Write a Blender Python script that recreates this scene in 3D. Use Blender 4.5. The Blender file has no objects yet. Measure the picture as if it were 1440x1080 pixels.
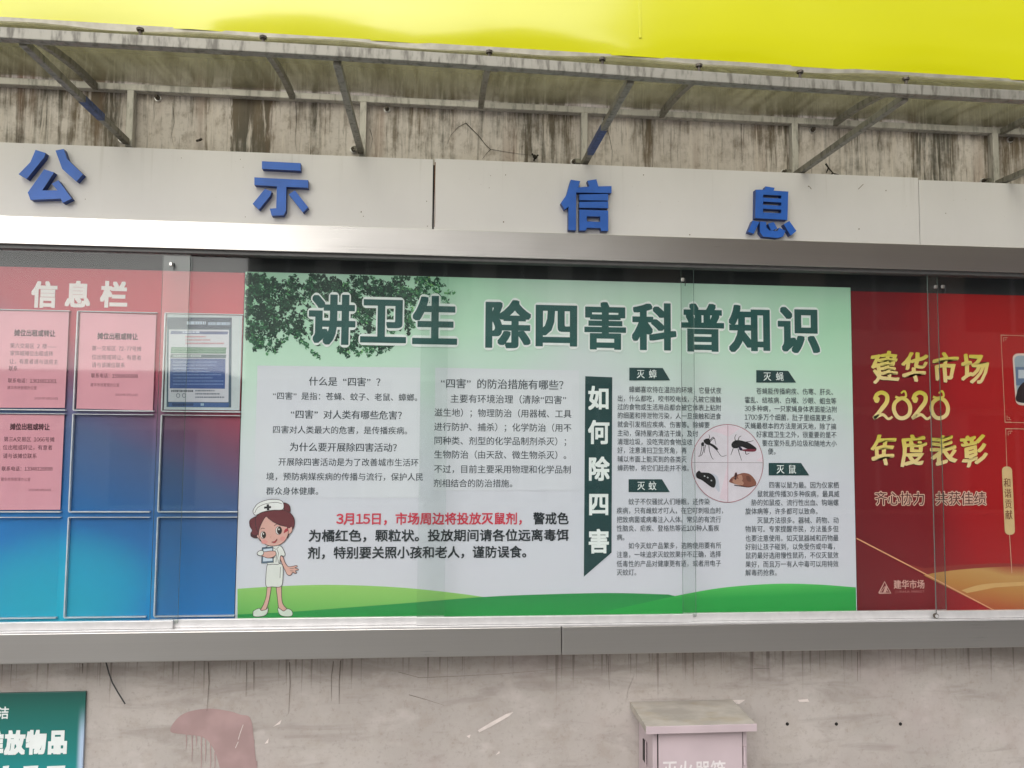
import bpy, math, random
from mathutils import Vector, Matrix
random.seed(7)
SC = bpy.context.scene
COL = SC.collection
# ------------------------------------------------------------------ camera
F = 1150.0
YAW, PITCH, ROLL = 0.09381, 0.06794, 0.00791
ZB = 0.95                                    # height of the lower poster edge above the pavement
CAM = Vector((0.6027, -2.6253, 0.5559 + ZB))
fw = Vector((math.sin(YAW)*math.cos(PITCH), math.cos(YAW)*math.cos(PITCH), math.sin(PITCH)))
r0 = Vector((math.cos(YAW), -math.sin(YAW), 0)); u0 = r0.cross(fw)
rt = r0*math.cos(ROLL) + u0*math.sin(ROLL); up = -r0*math.sin(ROLL) + u0*math.cos(ROLL)
cd = bpy.data.cameras.new('camera'); cam = bpy.data.objects.new('camera', cd); COL.objects.link(cam)
cd.sensor_width = 36; cd.lens = F/1440*36; cd.clip_end = 500; cd.clip_start = .05
cam.matrix_world = Matrix(((rt.x, up.x, -fw.x, CAM.x), (rt.y, up.y, -fw.y, CAM.y), (rt.z, up.z, -fw.z, CAM.z), (0, 0, 0, 1)))
SC.camera = cam
# ------------------------------------------------------------------ world, sun, exposure
SUN_EL, SUN_AZ = math.radians(36), math.radians(192)      # azimuth from +Y, clockwise
W = bpy.data.worlds.new('World'); SC.world = W; W.use_nodes = True
wn = W.node_tree.nodes; wl = W.node_tree.links
sky = wn.new('ShaderNodeTexSky'); sky.sky_type = 'NISHITA'; sky.sun_disc = False
sky.sun_elevation = SUN_EL; sky.sun_rotation = SUN_AZ; sky.dust_density = 2.5; sky.ozone_density = .6; sky.air_density = 1.0
hs = wn.new('ShaderNodeHueSaturation'); hs.inputs['Saturation'].default_value = .35     # an overcast, nearly white sky
wl.new(sky.outputs[0], hs.inputs['Color']); wl.new(hs.outputs[0], wn['Background'].inputs[0])
wn['Background'].inputs[1].default_value = .10
sl = bpy.data.lights.new('sun', 'SUN'); sl.energy = 2.15; sl.angle = math.radians(90); sl.color = (1, .975, .945)
so = bpy.data.objects.new('sun', sl); COL.objects.link(so)
sd = Vector((math.sin(SUN_AZ)*math.cos(SUN_EL), math.cos(SUN_AZ)*math.cos(SUN_EL), math.sin(SUN_EL)))
so.rotation_euler = sd.to_track_quat('Z', 'Y').to_euler(); so.location = (0, -6, 9)
vs = SC.view_settings; vs.view_transform = 'Standard'; vs.look = 'None'; vs.gamma = 1; vs.use_curve_mapping = False
vs.exposure = 0.62
SC.cycles.max_bounces = 10; SC.cycles.transparent_max_bounces = 16

# ------------------------------------------------------------------ helpers
def at(px, py, Y):
    "point of the plane y = Y seen at a pixel of the 1440x1080 photograph"
    d = fw*F + rt*(px-720) - up*(py-540)
    return CAM + d*((Y-CAM.y)/d.y)
def lin(c): return c/12.92 if c <= .04045 else ((c+.055)/1.055)**2.4
def rgb(r, g, b, k=1.0): return tuple(min(.9, lin(v/255)*k) for v in (r, g, b))

class MB:
    def __init__(s): s.v = []; s.f = []; s.m = []; s.mats = []
    def mi(s, m):
        if m not in s.mats: s.mats.append(m)
        return s.mats.index(m)
    def add(s, vs_, fs, m):
        b = len(s.v); k = s.mi(m); s.v += [tuple(v) for v in vs_]
        for f in fs: s.f.append([b+i for i in f]); s.m.append(k)
    def box(s, x0, x1, y0, y1, z0, z1, m):
        s.add([(x, y, z) for x in (x0, x1) for y in (y0, y1) for z in (z0, z1)],
              [(0, 1, 3, 2), (4, 6, 7, 5), (0, 4, 5, 1), (2, 3, 7, 6), (0, 2, 6, 4), (1, 5, 7, 3)], m)
    def hexa(s, a, b, m):
        "two quads (front a, back b) joined"
        s.add(list(a)+list(b), [(0, 1, 2, 3), (7, 6, 5, 4), (0, 4, 5, 1), (1, 5, 6, 2), (2, 6, 7, 3), (3, 7, 4, 0)], m)
    def flat(s, pts, Y, m):
        "printed shape: pixel outline laid on the plane y = Y"
        s.add([at(p[0], p[1], Y) for p in pts], [tuple(range(len(pts)))], m)
    def stroke(s, pts, w, Y, m, taper=1.0):
        "printed line of pixel width w"
        n = len(pts); L = []; R = []
        for i, (x, y) in enumerate(pts):
            a = pts[max(0, i-1)]; b = pts[min(n-1, i+1)]
            dx, dy = b[0]-a[0], b[1]-a[1]; l = math.hypot(dx, dy) or 1
            h = w/2*(1+(taper-1)*i/(n-1))
            L.append(at(x-dy/l*h, y+dx/l*h, Y)); R.append(at(x+dy/l*h, y-dx/l*h, Y))
        s.add(L+R, [(i, i+1, n+i+1, n+i) for i in range(n-1)], m)
    def tube(s, pts, r, m, n=8, r1=None):
        pts = [Vector(p) for p in pts]; N = len(pts); vs_ = []
        for i, p in enumerate(pts):
            t = (pts[min(N-1, i+1)]-pts[max(0, i-1)]).normalized()
            a = t.cross(Vector((0, 0, 1)) if abs(t.z) < .9 else Vector((1, 0, 0))).normalized(); b = t.cross(a)
            rr = r if r1 is None else r+(r1-r)*i/(N-1)
            vs_ += [p+(a*math.cos(2*math.pi*k/n)+b*math.sin(2*math.pi*k/n))*rr for k in range(n)]
        fs = [(i*n+k, i*n+(k+1) % n, (i+1)*n+(k+1) % n, (i+1)*n+k) for i in range(N-1) for k in range(n)]
        s.add(vs_, fs+[tuple(range(n))[::-1], tuple((N-1)*n+k for k in range(n))], m)
    def bar(s, pts, w, h, m, side=Vector((1, 0, 0))):
        "rectangular section swept along pts; w along side, h across"
        pts = [Vector(p) for p in pts]; N = len(pts); vs_ = []
        for i, p in enumerate(pts):
            t = (pts[min(N-1, i+1)]-pts[max(0, i-1)]).normalized(); b = t.cross(side).normalized(); a = b.cross(t)
            vs_ += [p+a*w/2+b*h/2, p-a*w/2+b*h/2, p-a*w/2-b*h/2, p+a*w/2-b*h/2]
        fs = [(i*4+k, i*4+(k+1) % 4, (i+1)*4+(k+1) % 4, (i+1)*4+k) for i in range(N-1) for k in range(4)]
        s.add(vs_, fs+[(3, 2, 1, 0), tuple((N-1)*4+k for k in range(4))], m)
    def build(s, name, parent=None, bevel=0, smooth=False):
        o0 = Vector((0, 0, 0))
        p = parent
        while p is not None: o0 += p.location; p = p.parent
        me = bpy.data.meshes.new(name)
        if parent is None and s.v:
            n = len(s.v); c = Vector((sum(v[0] for v in s.v)/n, sum(v[1] for v in s.v)/n, min(v[2] for v in s.v)))
        else: c = Vector((0, 0, 0))
        me.from_pydata([tuple(Vector(v)-o0-c) for v in s.v], [], s.f)
        for m in s.mats: me.materials.append(m)
        me.polygons.foreach_set('material_index', s.m)
        if smooth: me.polygons.foreach_set('use_smooth', [True]*len(s.f))
        me.update()
        o = bpy.data.objects.new(name, me); COL.objects.link(o); o.location = c
        if parent is not None: o.parent = parent
        if bevel:
            b = o.modifiers.new('bevel', 'BEVEL'); b.width = bevel; b.segments = 2; b.limit_method = 'ANGLE'
        return o
def tag(o, label=None, cat=None, group=None, kind=None):
    for k, v in (('label', label), ('category', cat), ('group', group), ('kind', kind)):
        if v: o[k] = v
    return o
def thing(name, loc, label, cat, group=None):
    o = bpy.data.objects.new(name, None); COL.objects.link(o); o.location = loc; o.empty_display_size = .05
    return tag(o, label, cat, group)
def smooth_pts(pts, closed=True, n=6):
    "Catmull-Rom through the points"
    N = len(pts); out = []
    rng = range(N) if closed else range(N-1)
    for i in rng:
        g = (lambda j: pts[j % N]) if closed else (lambda j: pts[min(max(j, 0), N-1)])
        a, b, c, d = g(i-1), g(i), g(i+1), g(i+2)
        for k in range(n):
            t = k/n
            out.append(tuple(.5*((2*b[q])+(-a[q]+c[q])*t+(2*a[q]-5*b[q]+4*c[q]-d[q])*t*t+(-a[q]+3*b[q]-3*c[q]+d[q])*t**3) for q in (0, 1)))
    if not closed: out.append(tuple(pts[-1]))
    return out
# ---- lettering
GL = {}
def glyph(ch, wgt=0.0, res=2):
    k = (ch, wgt, res)
    if k not in GL:
        cu = bpy.data.curves.new('glyph', 'FONT'); cu.body = ch; cu.resolution_u = res; cu.offset = wgt
        o = bpy.data.objects.new('glyph', cu); me = bpy.data.meshes.new_from_object(o)
        GL[k] = ([(v.co.x, v.co.y) for v in me.vertices], [tuple(p.vertices) for p in me.polygons])
        bpy.data.objects.remove(o); bpy.data.curves.remove(cu); bpy.data.meshes.remove(me)
    return GL[k]
def wide(s):
    return ''.join(chr(ord(c)+0xFEE0) if c.isdigit() and ord(c) < 128 else c for c in s)
def adv(ch):
    if '０' <= ch <= '９': return .56
    if ch == ' ': return .5
    if ch in '“”': return .5
    return .56 if ord(ch) < 128 else 1.0
def put(mb, ch, X, Z, w, h, Y, m, wgt=0.0, res=2):
    "one character in a cell centred at X, Z (metres), w wide and h tall"
    vs_, fs = glyph(ch, 0.0, res)
    if not vs_: return
    if ch in '“”' or ord(ch) < 128 or '０' <= ch <= '９':
        cx = (min(v[0] for v in vs_)+max(v[0] for v in vs_))/2
    else: cx = .5
    for k, (dx, dz) in enumerate(heavier(wgt)):
        mb.add([(X+(v[0]-cx+dx)*w, Y-.000012*k, Z+(v[1]-.37+dz)*h) for v in vs_], fs, m)
def heavier(wgt):
    "shifts that thicken a glyph by wgt of its size on every side"
    if wgt < .002: return [(0, 0)]
    if wgt < .013: return [(-wgt, 0), (wgt, 0)]
    if wgt > .06: return [(r*math.cos(a*math.pi/10), r*math.sin(a*math.pi/10)) for r in (wgt*.55, wgt) for a in range(20)]
    out = []
    for r in ([wgt] if wgt < .045 else [wgt*.5, wgt]): out += [(-r, -r), (-r, 0), (-r, r), (0, -r), (0, r), (r, -r), (r, 0), (r, r)]
    return out
def line(mb, s, x0, y, cell, Y, m, wgt=0.0, h=None, x1=None, res=2):
    "a line of writing from pixel (x0, y = centre of the line); cell = pixels per character, or x1 = where it ends"
    s = wide(s); n = sum(adv(c) for c in s)
    a = at(x0, y, Y); X = a.x
    w = ((at(x1, y, Y).x-a.x)/n) if x1 else (at(x0+cell, y, Y).x-a.x)
    hh = w*1.02 if h is None else abs(at(x0, y-h, Y).z-a.z)
    for c in s:
        k = adv(c)*w
        put(mb, c, X+k/2, a.z, w, hh, Y-random.random()*.00003, m, wgt, res)
        X += k
# ---- materials
class NT:
    def __init__(s, name):
        s.mat = bpy.data.materials.new(name); s.mat.use_nodes = True; s.t = s.mat.node_tree
        s.t.nodes.clear(); s.out = s.t.nodes.new('ShaderNodeOutputMaterial')
    def n(s, typ, ins=None, **kw):
        nd = s.t.nodes.new('ShaderNode'+typ)
        for k, v in kw.items(): setattr(nd, k, v)
        for k, v in (ins or {}).items(): s.set(nd.inputs[k], v)
        return nd
    def set(s, sock, v):
        if isinstance(v, bpy.types.NodeSocket): s.t.links.new(v, sock)
        else:
            if sock.type == 'RGBA' and len(v) == 3: v = (*v, 1)
            sock.default_value = v
    def pos(s): return s.n('NewGeometry').outputs['Position']
    def xyz(s, p=None):
        nd = s.n('SeparateXYZ', {0: p or s.pos()}); return nd.outputs[0], nd.outputs[1], nd.outputs[2]
    def m(s, op, a, b=0.0, c=0.0): return s.n('Math', {0: a, 1: b, 2: c}, operation=op).outputs[0]
    def noise(s, scale, detail=4, rough=.55, p=None, dist=0.0, off=(0, 0, 0)):
        mp = s.n('Mapping', {'Vector': p or s.pos(), 'Scale': scale if hasattr(scale, '__len__') else (scale,)*3, 'Location': off})
        return s.n('TexNoise', {'Vector': mp.outputs[0], 'Scale': 1.0, 'Detail': detail, 'Roughness': rough, 'Distortion': dist}).outputs[0]
    def sm(s, v, a, b, lo=0.0, hi=1.0):
        return s.n('MapRange', {0: v, 1: a, 2: b, 3: lo, 4: hi}, interpolation_type='SMOOTHSTEP').outputs[0]
    def ramp(s, v, stops, interp='LINEAR'):
        nd = s.n('ValToRGB', {0: v}); cr = nd.color_ramp; cr.interpolation = interp
        while len(cr.elements) < len(stops): cr.elements.new(.5)
        for e, (p, c) in zip(cr.elements, stops):
            e.position = p; e.color = (*c, 1) if hasattr(c, '__len__') else (c, c, c, 1)
        return nd.outputs[0]
    def mix(s, f, a, b, blend='MIX'):
        nd = s.n('Mix', data_type='RGBA', blend_type=blend)
        s.set(nd.inputs[0], f); s.set(nd.inputs[6], a); s.set(nd.inputs[7], b); return nd.outputs[2]
    def bump(s, h, strength=.3, dist=.01): return s.n('Bump', {'Height': h, 'Strength': strength, 'Distance': dist}).outputs[0]
    def pbr(s, col, rough=.5, metal=0.0, normal=None, **kw):
        ins = {'Base Color': col, 'Roughness': rough, 'Metallic': metal}
        ins.update({k.replace('_', ' '): v for k, v in kw.items()})
        if normal is not None: ins['Normal'] = normal
        b = s.n('BsdfPrincipled', ins); s.t.links.new(b.outputs[0], s.out.inputs[0]); return s.mat
def plain(name, col, rough=.5, metal=0.0, var=.08, scale=30, **kw):
    "one colour with a slight unevenness"
    t = NT(name); n = t.noise(scale, 3)
    c = t.mix(t.sm(n, .3, .7), tuple(max(0, v*(1-var)) for v in col), tuple(min(.95, v*(1+var)) for v in col))
    return t.pbr(c, rough, metal, **kw)
KP = 1.10
INK = {}
def ink(r, g, b, k=None):
    key = (r, g, b, k)
    if key not in INK: INK[key] = plain('print_%d_%d_%d' % (r, g, b), rgb(r, g, b, KP if k is None else k), .55, var=.03)
    return INK[key]
def grad_print(name, stops, axis, lo, hi, wob=.0, rough=.5):
    "a colour gradient printed on a sheet; axis = (ax, az) direction in the sheet"
    t = NT(name); x, y, z = t.xyz()
    v = t.m('ADD', t.m('MULTIPLY', x, axis[0]), t.m('MULTIPLY', z, axis[1]))
    if wob: v = t.m('ADD', v, t.m('MULTIPLY', t.m('SUBTRACT', t.noise(3.0, 2), .5), wob))
    f = t.n('MapRange', {0: v, 1: lo, 2: hi}).outputs[0]
    return t.pbr(t.ramp(f, stops), rough)

Y_POST, Y_WALL, Y_HEAD, Y_FR = 0.0, 0.05, -0.05, -0.085
Y_G1, Y_G2 = -0.058, -0.046                    # the two glass tracks
def wx(px, py=150, Y=Y_WALL): return at(px, py, Y).x

# ---- concrete wall: streaked above the board, smudged below it
def concrete():
    t = NT('stained_concrete'); x, y, z = t.xyz()
    n1 = t.noise(2.6, 6, .6); n2 = t.noise(17, 5, .65); n3 = t.noise(90, 3, .6)
    base = t.mix(t.sm(z, 1.6, 2.2), t.mix(t.sm(n1, .3, .7), rgb(168, 161, 155), rgb(184, 177, 171)), t.mix(t.sm(n1, .3, .7), rgb(212, 203, 197), rgb(228, 221, 216)))
    base = t.mix(t.m('MULTIPLY', t.sm(n2, .45, .75), .35), base, rgb(150, 137, 124))
    base = t.mix(t.m('MULTIPLY', t.sm(n3, .52, .78), .30), base, rgb(120, 110, 100))
    # upper band
    um = t.sm(z, 2.30, 2.40)
    wob = t.m('MULTIPLY', t.m('SUBTRACT', t.noise((26, 1, 5), 4, .65), .5), .075)
    xv = t.m('ADD', x, wob)
    prof = [(-20, .45), (60, .5), (110, .45), (140, .8), (165, .75), (182, .25), (235, .2), (285, .25), (296, .7), (304, .12), (322, .12), (326, .9), (384, .95), (392, .15), (420, .2), (447, .6), (462, .35),
            (520, .25), (580, .5), (625, .55), (650, .3), (700, .35), (733, .5), (740, .95), (748, .55), (800, .6), (812, .2), (892, .3), (910, .75), (925, .25), (1060, .3), (1075, .5)]
    prof2 = [(1075, .5), (1118, .55), (1130, .25), (1180, .3), (1205, .55), (1215, .3), (1275, .4), (1290, .7), (1345, .65), (1352, .2), (1375, .25), (1390, .65), (1480, .6)]
    xa, xb, xc = wx(-20), wx(1075), wx(1480)
    p1 = t.ramp(t.n('MapRange', {0: xv, 1: xa, 2: xb}).outputs[0], [((wx(p)-xa)/(xb-xa), v) for p, v in prof])
    p2 = t.ramp(t.n('MapRange', {0: xv, 1: xb, 2: xc}).outputs[0], [((wx(p)-xb)/(xc-xb), v) for p, v in prof2])
    pr = t.mix(t.sm(x, xb-.001, xb+.001), p1, p2)
    st = t.noise((38, 1, 2.4), 6, .7, dist=.45); st2 = t.noise((95, 1, 4.5), 5, .65, dist=.7, off=(3, 0, 1))
    top = t.sm(z, 2.38, 2.66)
    k = t.m('ADD', t.m('MULTIPLY', pr, 1.0), t.m('MULTIPLY', t.m('SUBTRACT', st, .5), 2.0))
    k = t.m('ADD', k, t.m('MULTIPLY', t.m('SUBTRACT', n2, .5), .7))
    k = t.m('ADD', k, t.m('MULTIPLY', top, .28))
    k = t.m('MULTIPLY', t.sm(k, .40, .98), um)
    brown = t.mix(t.sm(t.noise((7, 1, 1.5), 2), .4, .62), rgb(112, 98, 78), rgb(76, 74, 64))
    c = t.mix(t.m('MULTIPLY', k, .93), base, brown)
    rust = t.m('MULTIPLY', t.m('MULTIPLY', t.sm(t.noise((9, 1, .8), 3, off=(5, 2, 0)), .55, .72), um), .5)
    c = t.mix(rust, c, rgb(140, 104, 82))
    fine = t.m('MULTIPLY', t.m('MULTIPLY', t.sm(st2, .55, .68), um), .55)
    c = t.mix(fine, c, rgb(84, 74, 62))
    white = t.m('MULTIPLY', t.m('MULTIPLY', t.sm(t.noise((55, 1, 3.4), 5, .7, dist=.5, off=(9, 0, 4)), .52, .66), um), .75)
    c = t.mix(white, c, rgb(226, 217, 209))
    mot = t.m('MULTIPLY', t.m('MULTIPLY', t.sm(t.noise((24, 1, 16), 5, .7, off=(2, 0, 8)), .5, .72), um), .5); c = t.mix(mot, c, rgb(120, 104, 86))
    # hairline cracks
    vor = t.n('TexVoronoi', {'Vector': t.n('VectorMath', {0: t.pos(), 1: t.n('TexNoise', {'Vector': t.pos(), 'Scale': 1.5}).outputs[1]}, operation='ADD').outputs[0], 'Scale': 2.2}, feature='DISTANCE_TO_EDGE').outputs[0]
    crack = t.m('MULTIPLY', t.sm(vor, .006, .002), t.sm(n1, .62, .66))
    c = t.mix(t.m('MULTIPLY', crack, t.m('MULTIPLY', um, .8)), c, rgb(70, 60, 52))
    # lower wall: grime and drips that start under the case
    lm = t.sm(z, .9, .84)
    g = t.m('MULTIPLY', t.sm(z, .60, .86), lm)
    dr = t.noise((75, 1, 1.1), 4, .6, off=(1, 0, 7))
    ln = t.m('SUBTRACT', t.m('ADD', dr, t.m('MULTIPLY', g, .17)), .0)
    c = t.mix(t.m('MULTIPLY', t.m('MULTIPLY', t.sm(ln, .68, .78), t.sm(z, .62, .80)), t.m('MULTIPLY', lm, .62)), c, rgb(92, 82, 74))
    sm = t.noise((3.2, 1, 16), 5, .6, dist=.6, off=(2, 0, 3))
    c = t.mix(t.m('MULTIPLY', t.m('MULTIPLY', t.sm(t.m('ADD', sm, t.m('MULTIPLY', g, .14)), .52, .72), lm), .45), c, rgb(134, 125, 118))
    ls = t.m('MULTIPLY', t.sm(t.noise((5, 1, 9), 4, .6, off=(12, 0, 3)), .56, .7), lm)
    c = t.mix(t.m('MULTIPLY', ls, .30), c, rgb(206, 198, 194))
    c = t.mix(t.m('MULTIPLY', t.sm(t.noise((2, 1, 3), 3, off=(4, 0, 9)), .5, .7), t.m('MULTIPLY', lm, .3)), c, rgb(176, 160, 158))
    pit = t.m('ADD', t.m('MULTIPLY', n2, .6), t.m('MULTIPLY', n3, .3))
    return t.pbr(c, .85, normal=t.bump(t.m('SUBTRACT', pit, t.m('MULTIPLY', crack, .6)), .55, .006))
def brushed(name, col, rough=.22, streak=.10, dirt=0.0, metal=1.0):
    t = NT(name); s1 = t.noise((1.2, 40, 420), 3, .7); s2 = t.noise((2.2, 2, 2), 3)
    c = t.mix(t.sm(s1, .3, .7), tuple(v*.97 for v in col), col)
    if dirt:
        d = t.m('MULTIPLY', t.sm(t.noise((60, 60, 12), 5, .7), .46, .66), dirt)
        c = t.mix(d, c, rgb(74, 70, 58))
        met = t.m('MULTIPLY', t.m('SUBTRACT', 1.0, d), metal)
    else: met = metal
    ro = t.m('ADD', t.m('MULTIPLY', s1, streak), t.m('ADD', t.m('MULTIPLY', s2, .10), rough-.08))
    h = t.m('ADD', t.m('MULTIPLY', s1, .15), t.m('MULTIPLY', t.noise((2.3, 1, 3), 2), 2.2))
    return t.pbr(c, ro, met, normal=t.bump(h, .10, .01))
M = {}
M['concrete'] = concrete()
M['steel'] = brushed('brushed_stainless', (.56, .545, .525), .30, .05)
M['dirty_steel'] = brushed('weathered_stainless', (.27, .26, .22), .5, dirt=.8, metal=.35)
M['alu'] = plain('aluminium_track', (.72, .71, .71), .38, .55, var=.05)
M['alu_dark'] = plain('grey_track', (.12, .12, .12), .5, .2)
M['dark'] = plain('dark_backing', (.035, .036, .038), .6)
M['pale_steel'] = brushed('pale_galvanised_steel', (.56, .54, .50), .5, dirt=.45, metal=.3)
M['bolt'] = plain('rusty_bolt', (.10, .085, .07), .6, .6, var=.4, scale=200)
def header_mat():
    t = NT('white_composite_panel'); n = t.noise((5, 5, 3), 5, .6); d = t.noise(160, 2, .5); x, y, z = t.xyz()
    c = t.mix(t.sm(n, .3, .75), (.80, .785, .80), (.765, .75, .765))
    c = t.mix(t.m('MULTIPLY', t.sm(d, .70, .78), .35), c, rgb(140, 130, 118))
    dr = t.noise((40, 1, 1.5), 4, .6)
    c = t.mix(t.m('MULTIPLY', t.m('MULTIPLY', t.sm(dr, .56, .8), t.sm(z, 2.22, 2.42)), .22), c, rgb(150, 144, 132))
    return t.pbr(c, .42, normal=t.bump(t.noise((3, 1, 3), 2), .08, .01))
M['header'] = header_mat()
M['blue'] = plain('blue_acrylic_letter', rgb(48, 106, 204), .38, var=.1, scale=12)
M['blue_side'] = plain('blue_letter_side', rgb(30, 62, 130), .45)
def yellow_mat():
    t = NT('yellow_sign_vinyl'); n = t.noise((1.2, 1, 5), 3, .5); x, y, z = t.xyz()
    c = t.mix(t.sm(t.noise(1.5, 2), .3, .7), (.60, .60, .001), (.64, .635, .0015))
    return t.pbr(c, .30, normal=t.bump(n, .12, .03), Coat_Weight=1.0, Coat_Roughness=.12, Coat_IOR=1.5, Specular_IOR_Level=.3)
M['yellow'] = yellow_mat()
M['trim'] = plain('grey_sign_trim', rgb(150, 146, 132), .5, .3, var=.15)
def sheet_mat():
    t = NT('canopy_polycarbonate'); x, y, z = t.xyz()
    s1 = t.noise((38, 2.2, 2), 4, .6); s2 = t.noise(5, 4, .6); s3 = t.noise(60, 3)
    c = t.mix(t.sm(s1, .35, .7), rgb(166, 162, 136), rgb(130, 125, 100))
    c = t.mix(t.m('MULTIPLY', t.sm(s2, .45, .75), .5), c, rgb(104, 98, 76))
    c = t.mix(t.m('MULTIPLY', t.sm(s3, .62, .75), .4), c, rgb(84, 78, 60))
    b = t.n('BsdfPrincipled', {'Base Color': c, 'Roughness': .4}); tr = t.n('BsdfTranslucent', {'Color': c})
    mx = t.n('MixShader', {0: .7}); t.t.links.new(b.outputs[0], mx.inputs[1]); t.t.links.new(tr.outputs[0], mx.inputs[2])
    tp = t.n('BsdfTransparent', {'Color': (.93, .93, .86)}); m2 = t.n('MixShader', {0: t.m('SUBTRACT', .74, t.m('MULTIPLY', t.sm(s2, .4, .75), .3))})
    t.t.links.new(mx.outputs[0], m2.inputs[1]); t.t.links.new(tp.outputs[0], m2.inputs[2])
    t.t.links.new(m2.outputs[0], t.out.inputs[0]); return t.mat
M['sheet'] = sheet_mat()
def glass_mat(name, tint, refl=1.0):
    t = NT(name); tr = t.n('BsdfTransparent', {'Color': tint}); gl = t.n('BsdfGlossy', {'Color': (1, 1, 1), 'Roughness': .03})
    fr = t.n('Fresnel', {0: 1.5}).outputs[0]
    mx = t.n('MixShader', {0: t.m('MULTIPLY', fr, refl)}); t.t.links.new(tr.outputs[0], mx.inputs[1]); t.t.links.new(gl.outputs[0], mx.inputs[2])
    t.t.links.new(mx.outputs[0], t.out.inputs[0]); return t.mat
M['glass'] = glass_mat('window_glass', (.965, .98, .972), .42)
M['glass_edge'] = plain('glass_edge', (.16, .22, .20), .25)
M['acrylic'] = glass_mat('clear_acrylic', (.97, .975, .98), .15)
M['acrylic_edge'] = plain('acrylic_edge', (.66, .68, .72), .25)
M['white'] = ink(226, 228, 232, 1.0)

# ------------------------------------------------------------------ ground, wall
def pave():
    t = NT('street_pavement'); n = t.noise(.6, 5); n2 = t.noise(25, 4)
    c = t.mix(t.sm(n, .3, .7), (.31, .30, .285), (.38, .365, .35)); c = t.mix(t.m('MULTIPLY', n2, .4), c, (.2, .195, .19))
    return t.pbr(c, .8, normal=t.bump(n2, .3, .01))
g = MB(); g.add([(-60, -70, 0), (60, -70, 0), (60, 30, 0), (-60, 30, 0)], [(0, 1, 2, 3)], pave())
tag(g.build('ground'), kind='structure')

wall = thing('concrete_wall', (.9, Y_WALL, 0), 'stained grey concrete wall with dark rain streaks behind the notice board', 'wall')
b = MB(); b.box(-7, 9, Y_WALL, Y_WALL+.25, -.05, 5.5, M['concrete']); b.build('wall_face', wall)
# pink paint splash, pale scrapes and plug holes on the lower wall
pk = plain('faded_pink_paint', rgb(164, 138, 136), .8, var=.12, scale=9)
b = MB()
b.flat(smooth_pts([(240, 1029), (246, 1014), (262, 1002), (292, 996.5), (322, 1000), (338, 1005), (352, 1010), (357, 1040), (361, 1100), (355, 1160), (318, 1160), (312, 1100), (306, 1068), (296, 1046), (283, 1036), (262, 1033)]), Y_WALL-.0012, pk)
for i, (x_, y_, l_) in enumerate(((262, 1032, 22), (270, 1033, 38), (276, 1034, 16), (283, 1035, 52), (289, 1040, 30), (296, 1046, 44), (302, 1058, 30), (357, 1040, 26), (361, 1070, 30))): b.stroke([(x_, y_), (x_+.4, y_+l_*.6), (x_-.5, y_+l_)], 1.6, Y_WALL-.0013, pk, .3)
b.build('paint_splash', wall)
b = MB(); scr = plain('pale_scrape', rgb(214, 204, 198), .8)
for P in ([(672, 1027), (690, 1016), (712, 1004), (722, 1001), (716, 1007), (690, 1022), (674, 1030)], [(1122, 984), (1136, 983), (1138, 987), (1124, 987)], [(656, 1035), (662, 1033), (660, 1038)], [(1027, 984.5), (1048, 984), (1040, 990), (1030, 990)],
          [(697, 1062), (702, 1056), (703, 1059)], [(372, 1046), (378, 1038), (377, 1045)], [(384, 1022), (396, 1012), (394, 1018)]):
    b.flat(P, Y_WALL-.0015, scr)
for P in ([(335, 1040), (338, 1030), (342, 1019)], [(331, 1052), (335, 1043)]): b.stroke(P, .9, Y_WALL-.0017, scr)
b.build('scrape_mark', wall)
dk = plain('dark_hole', (.012, .011, .01), .9)
for px, py in ((1107, 1018), (1176, 1018), (1266, 1018)):
    c = at(px, py, Y_WALL); b = MB(); b.tube([c+Vector((0, -.0016, 0)), c+Vector((0, .0, 0))], .0055, dk, 10); b.build('plug_hole', wall)
b = MB(); ck2 = plain('drip_stain', rgb(104, 94, 86), .9, var=.3, scale=60); ck = plain('crack_dark', (.03, .026, .022), .9)
for P, w in (([(655, 173), (664, 182), (674, 192), (683, 204), (690, 210), (708, 213), (728, 216), (752, 219)], 1.1), ([(690, 210), (684, 216), (678, 224)], .8),
             ([(655, 173), (644, 179), (634, 190), (628, 205)], .7), ([(520, 181), (524, 195), (521, 210)], .7), ([(416, 142), (417, 170), (415, 195), (417, 213)], .7),
             ([(243, 150), (245, 172), (241, 190), (244, 204)], .6), ([(848, 170), (856, 188), (861, 212), (860, 235)], .8), ([(560, 945), (590, 953), (640, 951), (700, 948), (760, 943), (805, 938)], .6),
             ([(575, 977), (600, 984), (625, 992)], .8), ([(116, 933), (116, 947)], 2.0), ([(407, 931), (408, 960), (406, 1004)], 1.3), ([(469, 930), (466, 952), (466, 986)], 1.2), ([(479, 929), (477, 958), (477, 990)], 1.5),
             ([(293, 931), (294, 960), (291, 1000)], 1.4), ([(347, 931), (346, 980)], 1.0), ([(357, 931), (357, 972)], 1.2), ([(1206, 917), (1206, 958)], 1.0), ([(855, 922), (857, 970)], 1.0), ([(1060, 940), (1082, 940), (1083, 960)], .6)):
    b.stroke(P, w*(.9 if P[0][1] > 800 else 1), Y_WALL-.0019, ck if P[0][1] < 800 else ck2, .25)
b.build('crack', wall)

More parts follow.
